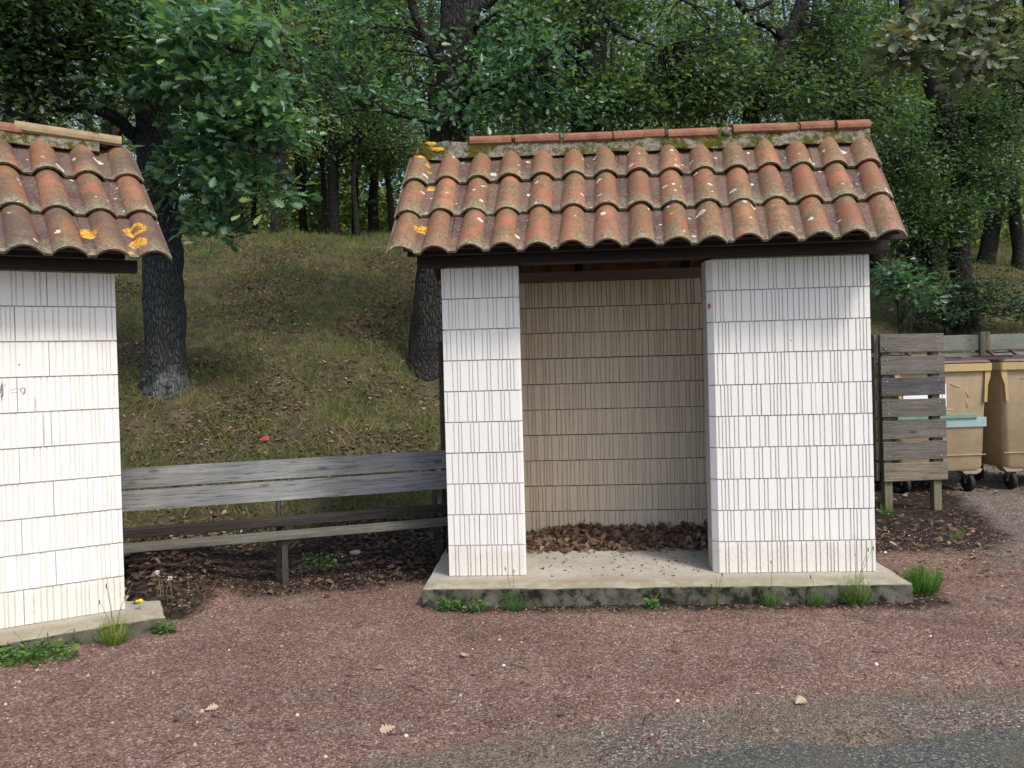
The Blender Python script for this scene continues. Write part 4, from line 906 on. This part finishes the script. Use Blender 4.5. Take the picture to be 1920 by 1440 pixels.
# sapling and bush by the right shelter corner
for (nm_, lb, u, v, yb, blobs, md, tn) in (
    ('sapling', 'small leafy oak sapling just right of the main shelter wall', 1690, 640, 9.6, [(1680, 530, .26, .16, 16), (1715, 555, .16, .1, 10), (1660, 505, .2, .14, 11)], M_oak, .1),
    ('bush', 'dark leafy bush at the foot of the ivy clad tree on the right', 1770, 600, 15.2, [(1745, 500, .6, .5, 50), (1755, 555, .5, .4, 44), (1720, 450, .6, .4, 44), (1850, 545, .6, .4, 50), (1905, 575, .6, .3, 40), (1780, 590, .8, .2, 40)], M_leaf, .08),
    ('bush', 'broad green bush filling the gap right of the tiled roof', 1700, 420, 15.0, [(1700, 330, .8, .7, 80), (1690, 430, .7, .5, 60), (1660, 260, .7, .6, 60), (1750, 400, .7, .6, 60)], M_leaf, .4)):
    xb = at(u, v, yb)[0]; bb = np.array([xb, yb, float(hz(xb, yb))])
    tr = [(bb-np.array([0, 0, .05]), .03), (bb+np.array([0.02, 0, .35]), .024), T(blobs[0][0], blobs[0][1], yb, .008)]
    hero_tree(nm_, lb, bb, tr, [], M_bark, [(at(q[0], q[1], yb), (q[2], q[2], q[3]), q[4]) for q in blobs], md, OAK if md is M_oak else OVAL, .1 if md is M_oak else .085, tn, None, nm_, 8, per=14, spread=.15)

# trees of the wood ------------------------------------------------------------------
WOOD = [  # u, v of foot, trunk half width px, lean px, label
    (437, 432, 9, -6, 'slim dark trunk at the top of the bank, first right of the near oak leaves'),
    (520, 436, 10, 4, 'dark trunk on the bank crest below the lowest oak twig'),
    (628, 432, 11, -2, 'sturdy dark trunk on the bank crest, midway between the two roofs'),
    (700, 420, 10, 2, 'greyish trunk on the bank crest, nearest to the main roof edge'),
    (607, 405, 6, 3, 'very thin trunk just left of the sturdy trunk on the crest'),
    (578, 400, 5, -3, 'thin pale pole of a trunk set back on the crest'),
    (668, 402, 5, 4, 'thin trunk set back between the sturdy and the greyish trunk'),
    (735, 395, 7, -3, 'thin trunk partly hidden by the left corner of the main roof'),
    (480, 408, 6, 2, 'thin trunk set back behind the near oak twigs'),
    (395, 415, 9, 5, 'dark trunk close beside the stout near oak'),
    (960, 360, 11, -30, 'mid distance trunk leaning left, right of the tall thick oak'),
    (1012, 360, 12, -14, 'mid distance trunk paired with the leaning one beside the tall oak'),
    (1260, 350, 12, 14, 'mid distance tree whose crown fills the sky left of the fork'),
    (1640, 380, 13, -18, 'mid distance tree behind the right end of the main roof'),
    (200, 420, 12, 8, 'mid distance tree behind the roof of the left shelter'),
    (90, 430, 11, -5, 'mid distance tree beyond the ivy trunk at the left'),
    (1480, 360, 10, 10, 'mid distance tree seen through the fork of the leaning trunk'),
    (1740, 440, 12, 10, 'mid distance tree behind the ivy clad tree on the right'),
    (1910, 440, 12, -8, 'mid distance tree at the right margin above the bins'),
    (850, 380, 11, 6, 'mid distance tree directly behind the tall thick oak'),
    (1130, 360, 10, 8, 'mid distance tree behind the mossy stub trunk')]
for i, (u, v, hw, lean, lb) in enumerate(WOOD):
    if v >= 428: b = on_ground(u, v, 12)
    else:
        yy = {0: 19.5, 1: 21.5, 2: 24}[i % 3] if hw < 9 else 17.5+(i*1.7) % 7
        xx = at(u, v, yy)[0]; b = np.array([xx, yy, float(hz(xx, yy))])
    yy = b[1]; s_ = yy/CF; H_ = random.uniform(7.0, 9.5)
    r = hw*s_
    tr = [(b-np.array([0, 0, .2]), r*1.25), (b+np.array([lean*.1*s_, 0, .4]), r)]
    for k in range(1, 6): tr.append((b+np.array([lean*s_*k*.8+random.uniform(-.12, .12), random.uniform(-.1, .1), H_*k/6]), r*(1-k*.13)))
    top = tr[-1][0]; limbs = []
    for k in range(5):
        z0 = random.uniform(.3, .75); p0 = b+(top-b)*z0; an = random.uniform(0, 6.28); L = random.uniform(1.5, 2.8)
        limbs.append([(p0, r*.4), (p0+np.array([math.cos(an)*L*.5, math.sin(an)*L*.5, L*.4]), r*.28), (p0+np.array([math.cos(an)*L, math.sin(an)*L, L*.6]), r*.1)])
    crown = []
    zlow = 2.6 if v >= 395 else 1.2
    for k in range(8):
        zz = zlow+(H_-zlow)*k/7; an = random.uniform(0, 6.28); rr = random.uniform(.3, 1.6)
        crown.append((b+(top-b)*(zz/H_)+np.array([math.cos(an)*rr, math.sin(an)*rr, random.uniform(-.3, .3)]), (1.15, 1.15, .5), 40))
    hero_tree('woodland_tree', lb, b, tr, limbs, M_darkbark if i % 2 else M_bark, crown, M_leaf, DIAM, .1, .55+.2*math.sin(i*2.3), 'trees of the wood behind', sides=9, twigs=True, flare=.2, per=17, spread=.27)

# the far wood: one mass of stems and leaves on the plateau behind
cl = []
for i in range(230):
    yy = random.uniform(30, 50); xx = random.uniform(-.78, .78)*yy; H_ = random.uniform(12, 20)
    zb = float(hz(xx, yy))
    for k in range(9): cl.append(blob((xx+random.gauss(0, 1.2), yy+random.gauss(0, 1.2), zb+.4+H_*(k+.1)/9), (1.7, 1.7, 1.0), 19 if k else 34))
for i in range(170):
    yy = random.uniform(23, 33); xx = random.uniform(-.8, .8)*yy; cl.append(blob((xx, yy, float(hz(xx, yy))+random.uniform(.3, 2.0)), (1.4, 1.2, .8), 30))
cl = np.concatenate(cl); p, d, n = sprays(cl, 9, .42, .5); N = len(p)
fw = leaves('far_wood', M_leaf, p, d, n, rng.uniform(.17, .3, N), np.clip(np.repeat(rng.normal(.78, .14, len(cl)), 9)+rng.normal(0, .1, N), 0, .99), DIAM)  # tint raised to yellow-green to stand in for sunlit glades
tag(fw, 'far mass of woodland foliage closing the view behind the trees', 'woodland', kind='stuff')
mb = MB()
for i in range(90):
    yy = random.uniform(21, 44); xx = random.uniform(-.7, .7)*yy; zb = float(hz(xx, yy)); r = random.uniform(.06, .14)
    mb.tube([(xx, yy, zb-.2), (xx+random.uniform(-.4, .4), yy, zb+4), (xx+random.uniform(-.9, .9), yy, zb+11)], [r, r*.85, r*.5], 6)
tag(mb.build('far_stems', M_darkbark), 'thin stems standing inside the far wood', 'woodland', kind='stuff')

# ------------------------------------------------------------------ ground cover
def scatter(n, xr, yr, keep):
    x = rng.uniform(*xr, n); y = rng.uniform(*yr, n); k = keep(x, y); x, y = x[k], y[k]; return np.stack([x, y, hz(x, y)], -1)
def vnoise(x, y, sc, sd=0):
    return np.array([mnoise.noise(Vector((a*sc, b*sc, sd))) for a, b in zip(x, y)])
def blades(P, hgt, lean=.5):
    n = len(P); d = np.stack([rng.normal(0, lean, n), rng.normal(0, lean, n), np.ones(n)], -1); return P, d, nrm(n, 1)*np.array([1, 1, .2]), hgt
BLADE = ([(0, -.022, 0), (0, .022, 0), (.5, .02, .05), (.5, -.02, .05), (1, 0, .22)], [[0, 1, 2, 3], [3, 2, 4]])
P1 = scatter(420000, (-13, 1.0), (6.0, 21), lambda x, y: (y-toe(x) > .3+rng.normal(0, .2, len(x))) & (np.abs(x) < .72*y+.5) & (rng.random(len(x)) < np.clip(8.5/y, .25, 1)**1.3))
P2 = scatter(170000, (2.0, 17), (8.6, 24), lambda x, y: (y-toe(x) > .1) & (x > .42*y-.6) & (x < .72*y+.5) & (rng.random(len(x)) < .6))
P = np.concatenate([P1, P2]); nz = vnoise(P[:, 0], P[:, 1], .9); nz2 = vnoise(P[:, 0], P[:, 1], 2.3, 4)
dens = np.clip(.8+1.0*nz+.7*nz2, .12, 1); k = rng.random(len(P)) < dens; P = P[k]; nz = nz[k]; nz2 = nz2[k]
far = np.clip((P[:, 1]-14)/5, 0, 1)
P, d, n, h = blades(P, rng.uniform(.04, .14, len(P))*(1+.5*nz2)+.06*far, .7)
tn = np.clip(.54-.4*nz-.25*nz2+rng.normal(0, .2, len(P))-.1*far, 0, 1)
o = leaves('bank_grass', M_grass, P-np.array([0, 0, .01]), d, n, h, tn, BLADE, width=1.0); tag(o, 'thin olive grass growing over the bank behind the shelters', 'grass', kind='stuff')
L1 = scatter(80000, (-9, 1.0), (5.0, 17), lambda x, y: (y-toe(x) > -1.1+rng.normal(0, .25, len(x))) & (np.abs(x) < .72*y+.5))
nzl = vnoise(L1[:, 0], L1[:, 1], .8, 9); kk = rng.random(len(L1)) < np.clip(.36+1.3*nzl+(L1[:, 1]-toe(L1[:, 0]) < .25)*.4, .04, 1); L1 = L1[kk]
L2 = scatter(9000, (1.7, 9.5), (5.0, 15), lambda x, y: (x > .3*y) & (x < .72*y+.5) & (rng.random(len(x)) < .75) & ((x-.35*(y-6) < 3.6+.4*rng.random(len(x))) | (y > 8.0)))
L3 = scatter(4000, (-3.2, -1.6), (4.6, 6.2), lambda x, y: (lambda t, s_: (t > 2.73) & (t < 3.3) & (s_ > .08) & (s_ < 1.5) & (rng.random(len(x)) < .14))((x-BO[0])*math.cos(B_w)+(y-BO[1])*math.sin(B_w), -(x-BO[0])*math.sin(B_w)+(y-BO[1])*math.cos(B_w)))
P = np.concatenate([L1, L2, L3]); N = len(P); P[:, 2] += rng.uniform(.004, .035, N)
o = leaves('leaf_litter', M_deadleaf, P, nrm(N, 1)*np.array([1, 1, .25]), nrm(N, .35)+np.array([0, -.15, 1]), rng.uniform(.025, .065, N), np.clip(rng.normal(.45, .26, N)-.28*(P[:, 1]-toe(P[:, 0]) < .1)*(P[:, 0] < 1), 0, 1), OAK, width=1.15)  # tint lowered round the bench, painting the shade there into the leaves
tag(o, 'brown dead leaves lying under the bench and over the bank', 'leaf litter', kind='stuff')
# gravel chips and pale pebbles
CHIP = ([(-.5, -.35, -.2), (.5, -.4, -.2), (.45, .4, -.2), (-.4, .45, -.2), (-.28, -.2, .32), (.3, -.22, .26), (.22, .25, .36), (-.26, .22, .24)],
        [[4, 5, 6, 7], [0, 1, 5, 4], [1, 2, 6, 5], [2, 3, 7, 6], [3, 0, 4, 7]])
def clear(x, y):
    ok = np.ones(len(x), bool)
    for o3, w in ((A_o, A_w), (B_o, B_w)):
        dx, dy = x-o3[0], y-o3[1]; t = dx*math.cos(w)+dy*math.sin(w); s_ = -dx*math.sin(w)+dy*math.cos(w)
        ok &= ~((t > -.22) & (t < 2.93) & (s_ > -.25) & (s_ < 1.45))
    return ok
P = scatter(90000, (-4, 4.5), (2.5, 6.6), lambda x, y: clear(x, y) & (np.abs(x) < .7*y+.3) & (y > 2.74+.16*x+rng.normal(0, .28, len(x))) & (y-toe(x) < -.5) & (rng.random(len(x)) < np.clip(1.25-.16*y, .25, 1)))
N = len(P); an = rng.uniform(0, 6.28, N)
sz = rng.gamma(3, .0018, N)+.0025; P[:, 2] += sz*.12
gx_ = np.clip((P[:, 0]+.25*(P[:, 1]-4)-2.2)/2.4, 0, 1)
o = leaves('gravel', M_chip, P, np.stack([np.cos(an), np.sin(an), rng.normal(0, .15, N)], -1), np.stack([rng.normal(0, .2, N), rng.normal(0, .2, N), np.ones(N)], -1), sz, np.clip(rng.beta(2, 2.6, N)+.1*gx_, 0, 1), CHIP)
tag(o, 'loose red brown gravel chips covering the yard', 'gravel', kind='stuff')
P = scatter(1300, (-4, 5), (2.6, 7.2), lambda x, y: clear(x, y) & (np.abs(x) < .7*y+.3) & (rng.random(len(x)) < .35+.3*np.sin(3*x+2*y)))
N = len(P); an = rng.uniform(0, 6.28, N); sz = rng.gamma(2.0, .003, N)+.004; P[:, 2] += sz*.15
o = leaves('pale_pebbles', M_pebble, P, np.stack([np.cos(an), np.sin(an), np.zeros(N)], -1), np.tile([0, 0, 1.], (N, 1)), sz, rng.random(N), CHIP)
tag(o, 'pale stone chips strewn among the red gravel', 'pebbles', kind='stuff')
mb = MB()
for i in range(150):
    y = random.uniform(2.9, 6.4); x = random.uniform(-.68, .66)*y
    if not clear(np.array([x]), np.array([y]))[0]: continue
    a_ = random.uniform(0, 6.28); L = random.gammavariate(2, .035)+.02; z = float(hz(x, y))+.006
    mb.tube([(x, y, z), (x+L*.5*math.cos(a_), y+L*.5*math.sin(a_), z+random.uniform(0, .008)), (x+L*math.cos(a_+.25), y+L*math.sin(a_+.25), z)], [.0025, .002, .001], 4)
tag(mb.build('twigs', M_twig), 'small brown twigs dropped over the gravel', 'twigs', kind='stuff')
def gpt(u, v): 
    d = ray(u, v); k = (0-CE)/d[2]; return np.array([0, 0, CE])+d*k
FL = [(870, 1228, .06, 'pale fallen oak leaf lying alone on the gravel in front of the doorway'), (741, 1368, .065, 'pale curled oak leaf near the road edge left of centre'), (385, 1336, .055, 'pinkish fallen leaf on the gravel at lower left'), (338, 1354, .035, 'small dark curled leaf right of the pinkish fallen leaf'),
      (704, 1258, .05, 'orange brown leaf scrap on the gravel below the bench'), (1045, 1345, .04, 'dark curled leaf at the bottom edge below the doorway'), (1492, 1324, .06, 'flattened pale leaf scraps on the gravel at lower right'), (1105, 1270, .03, 'small yellow leaf on the gravel in front of the doorway')]
for u, v, sz_, lb in FL:
    q = gpt(u, v); q[2] = float(hz(q[0], q[1]))
    tv = .2 if 'dark' in lb else (.7 if 'orange' in lb or 'yellow' in lb else 1.0)
    o = leaves('fallen_leaf', M_deadleaf, np.array([[0, 0, .012]]), nrm(1, 1)*np.array([1, 1, .1]), np.array([[.2, -.3, 1.]]), np.array([sz_]), np.array([tv]), OAK, width=1.4); o.location = q
    tag(o, lb, 'leaf', 'fallen leaves on the gravel')

# tufts and weeds along the slabs
def tuft(u, v, n, h, spread, tint, label, stalks=0, lift=0.0, broad=False, wide=1.0, yy=None):
    q = gpt(u, v) if yy is None else at(u, v, yy); q[2] = float(hz(q[0], q[1])) if yy is None else q[2]
    rt = empty('weed_clump' if broad else 'grass_tuft', q); tag(rt, label, 'weed' if broad else 'grass tuft', 'weeds along the slab edges')
    an = rng.uniform(0, 6.28, n); rr = rng.random(n)**.7*spread*.45; P = np.stack([np.cos(an)*rr*wide, np.sin(an)*rr*.7, np.full(n, -.005)], -1)
    if broad:
        P[:, 2] = rng.uniform(0, h, n); d = np.stack([np.cos(an), np.sin(an), rng.normal(.2, .4, n)], -1)
        leaves('foliage', M_lush, P, d, np.tile([0, -.2, 1.], (n, 1))+nrm(n, .4), rng.uniform(.018, .04, n), np.clip(rng.normal(tint, .15, n), 0, 1), OVAL, rt, width=1.1)
        m2 = n//2; an = rng.uniform(0, 6.28, m2); rr = rng.random(m2)*spread*.4; P = np.stack([np.cos(an)*rr*wide, np.sin(an)*rr*.7, np.zeros(m2)], -1)
        leaves('blades', M_lush, P, np.stack([np.cos(an)*.5, np.sin(an)*.5, np.ones(m2)], -1)+nrm(m2, .25), nrm(m2, 1), rng.uniform(.5, 1.2, m2)*h, np.clip(rng.normal(tint, .15, m2), 0, 1), BLADE, rt)
    else:
        # arching blades: two pieces so they bend over
        n = int(n*1.5); an = rng.uniform(0, 6.28, n); rr = rng.random(n)**.7*spread*.4; P = np.stack([np.cos(an)*rr*wide, np.sin(an)*rr*.7, np.full(n, -.005)], -1)
        d1 = np.stack([np.cos(an)*.62, np.sin(an)*.62, np.ones(n)], -1)+nrm(n, .3); L = rng.uniform(.55, 1.1, n)*h; d1 /= np.linalg.norm(d1, axis=1, keepdims=True)
        side = np.stack([-np.sin(an), np.cos(an), np.zeros(n)], -1); nn_ = np.cross(side, d1)
        B1 = ([(0, -.013, 0), (0, .013, 0), (.4, .015, .01), (.4, -.015, .01), (.75, .01, -.12), (.75, -.01, -.12), (1.0, 0, -.4)], [[0, 1, 2, 3], [3, 2, 4, 5], [5, 4, 6]])
        leaves('blades', M_lush, P, d1, -nn_ if False else nn_, L, np.clip(rng.normal(tint, .18, n), 0, 1), B1, rt)
    if stalks:
        mb = MB()
        for i in range(stalks):
            e = np.array([random.gauss(0, spread*.5), random.gauss(0, .02), random.uniform(1.5, 2.6)*h]); mb.tube([(0, 0, 0), e*np.array([.35, .35, .55]), e], [.0018, .0014, .001], 4)
            if random.random() < .7: mb.tube([e-np.array([0, 0, .03]), e-np.array([0, 0, .012]), e], [.001, .004, .001], 5)
        mb.build('stalks', M_stem, rt)
    return rt
tuft(60, 1236, 320, .075, .34, .45, 'bright green clover like clump at the foot of the left slab', 4, broad=True, wide=1.6)
tuft(214, 1206, 130, .15, .12, .85, 'yellow green grass tuft at the front edge of the left slab', 6)
tuft(312, 1184, 60, .06, .11, .4, 'small green weed at the right corner of the left slab', 2, broad=True)
tuft(842, 1143, 70, .07, .12, .3, 'nettle like dark weed at the left corner of the main slab', 0, broad=True)
tuft(895, 1146, 34, .06, .16, .45, 'low rosette of leaves below the left pier', 3, broad=True)
tuft(962, 1143, 70, .11, .14, .3, 'blue green grass tuft leaning on the slab below the left pier', 2)
tuft(1224, 1141, 60, .05, .06, .6, 'tiny bright green weed under the doorway with two tall stalks', 3, broad=True)
tuft(1447, 1136, 60, .11, .1, .4, 'small grass tuft on the slab front below the right pier', 1)
tuft(1532, 1134, 55, .11, .09, .5, 'thin grass tuft second from the slab right corner', 1)
tuft(1606, 1131, 130, .17, .16, .55, 'spreading grass tuft with arching blades near the slab right corner', 4)
tuft(1732, 1110, 300, .17, .2, .5, 'large thick grass tuft beyond the right corner of the main slab', 0)
tuft(1345, 1138, 12, .08, .05, .7, 'wispy dry grass stalks below the right edge of the doorway', 4)
tuft(1795, 1010, 40, .1, .12, .7, 'sparse dry tuft on the litter right of the main shelter', 3)
tuft(600, 1062, 70, .1, .3, .25, 'low green weeds under the right part of the bench', 0, broad=True)
tuft(1660, 965, 50, .12, .12, .4, 'grass tuft at the foot of the slatted screen post', 0)
# seed heads and yellow flower
q = gpt(305, 1150); rt = empty('seed_head_plant', (q[0], q[1], float(hz(q[0], q[1])))); tag(rt, 'thin weed with two white fluffy seed heads beside the left slab', 'plant')
def hpt(u, v): return at(u, v, q[1])-np.array(rt.location)
mb = MB()
for pl in ([(303, 1150), (301, 1110), (296, 1075)], [(322, 1148), (322, 1115), (318, 1086)], [(308, 1148), (305, 1100), (303, 1085)], [(316, 1148), (312, 1108), (315, 1098)], [(295, 1148), (293, 1120), (300, 1090)]): mb.tube([hpt(*p_) for p_ in pl], [.0025, .002, .0015], 5)
mb.build('stem', M_stem, rt)
for u, v in ((295, 1074), (319, 1085)):
    c = hpt(u, v); n = 90; dd = nrm(n, 1)+np.array([0, 0, .5]); leaves('seed_head', M_fluff, np.tile(c, (n, 1)), dd, nrm(n, 1), rng.uniform(.012, .022, n), rng.random(n), DIAM, rt, width=.35)
q = at(261, 1128, gpt(262, 1172)[1]); gz = float(hz(q[0], q[1])); rt = empty('yellow_flower', (q[0], q[1], gz)); tag(rt, 'single yellow dandelion like flower at the back corner of the left slab', 'flower')
mb = MB(); mb.tube([(0.01, 0, 0), (.005, 0, (q[2]-gz)*.6), (0, 0, q[2]-gz)], .0018, 5); mb.build('stem', M_stem, rt)
n = 44; an = rng.uniform(0, 6.28, n); leaves('petals', M_yellow, np.tile([0, 0, q[2]-gz], (n, 1)), np.stack([np.cos(an), np.sin(an)-.0, rng.uniform(-.1, .8, n)], -1), np.tile([0, -.5, 1.], (n, 1)), rng.uniform(.016, .024, n), rng.random(n), OVAL, rt)
# red fallen leaf on the bank above the bench and a flat stone under it
q = on_ground(487, 834, 5.6); o = leaves('fallen_leaf', M_red, np.array([[0, 0, .05]]), np.array([[1, .1, .2]]), np.array([[0, -.7, .7]]), np.array([.1]), np.array([.5]), OAK, width=1.3); o.location = q
tag(o, 'red autumn leaf in the grass just above the bench back', 'leaf', 'fallen leaves on the gravel')
q = gpt(667, 1038); mb = MB(); bm = bmesh.new(); bmesh.ops.create_icosphere(bm, subdivisions=2, radius=1)
for v in bm.verts: v.co = Vector((v.co.x*.05, v.co.y*.035, v.co.z*.022))*(1+.3*mnoise.noise(v.co*1.7))
mb.bm(bm); bm.free(); mb.att = {'tint': [.3]*len(mb.v)}; o = mb.build('stone', M_pebble, None, (q[0], q[1], float(hz(q[0], q[1]))+.01)); tag(o, 'pale flat stone lying under the bench', 'stone')
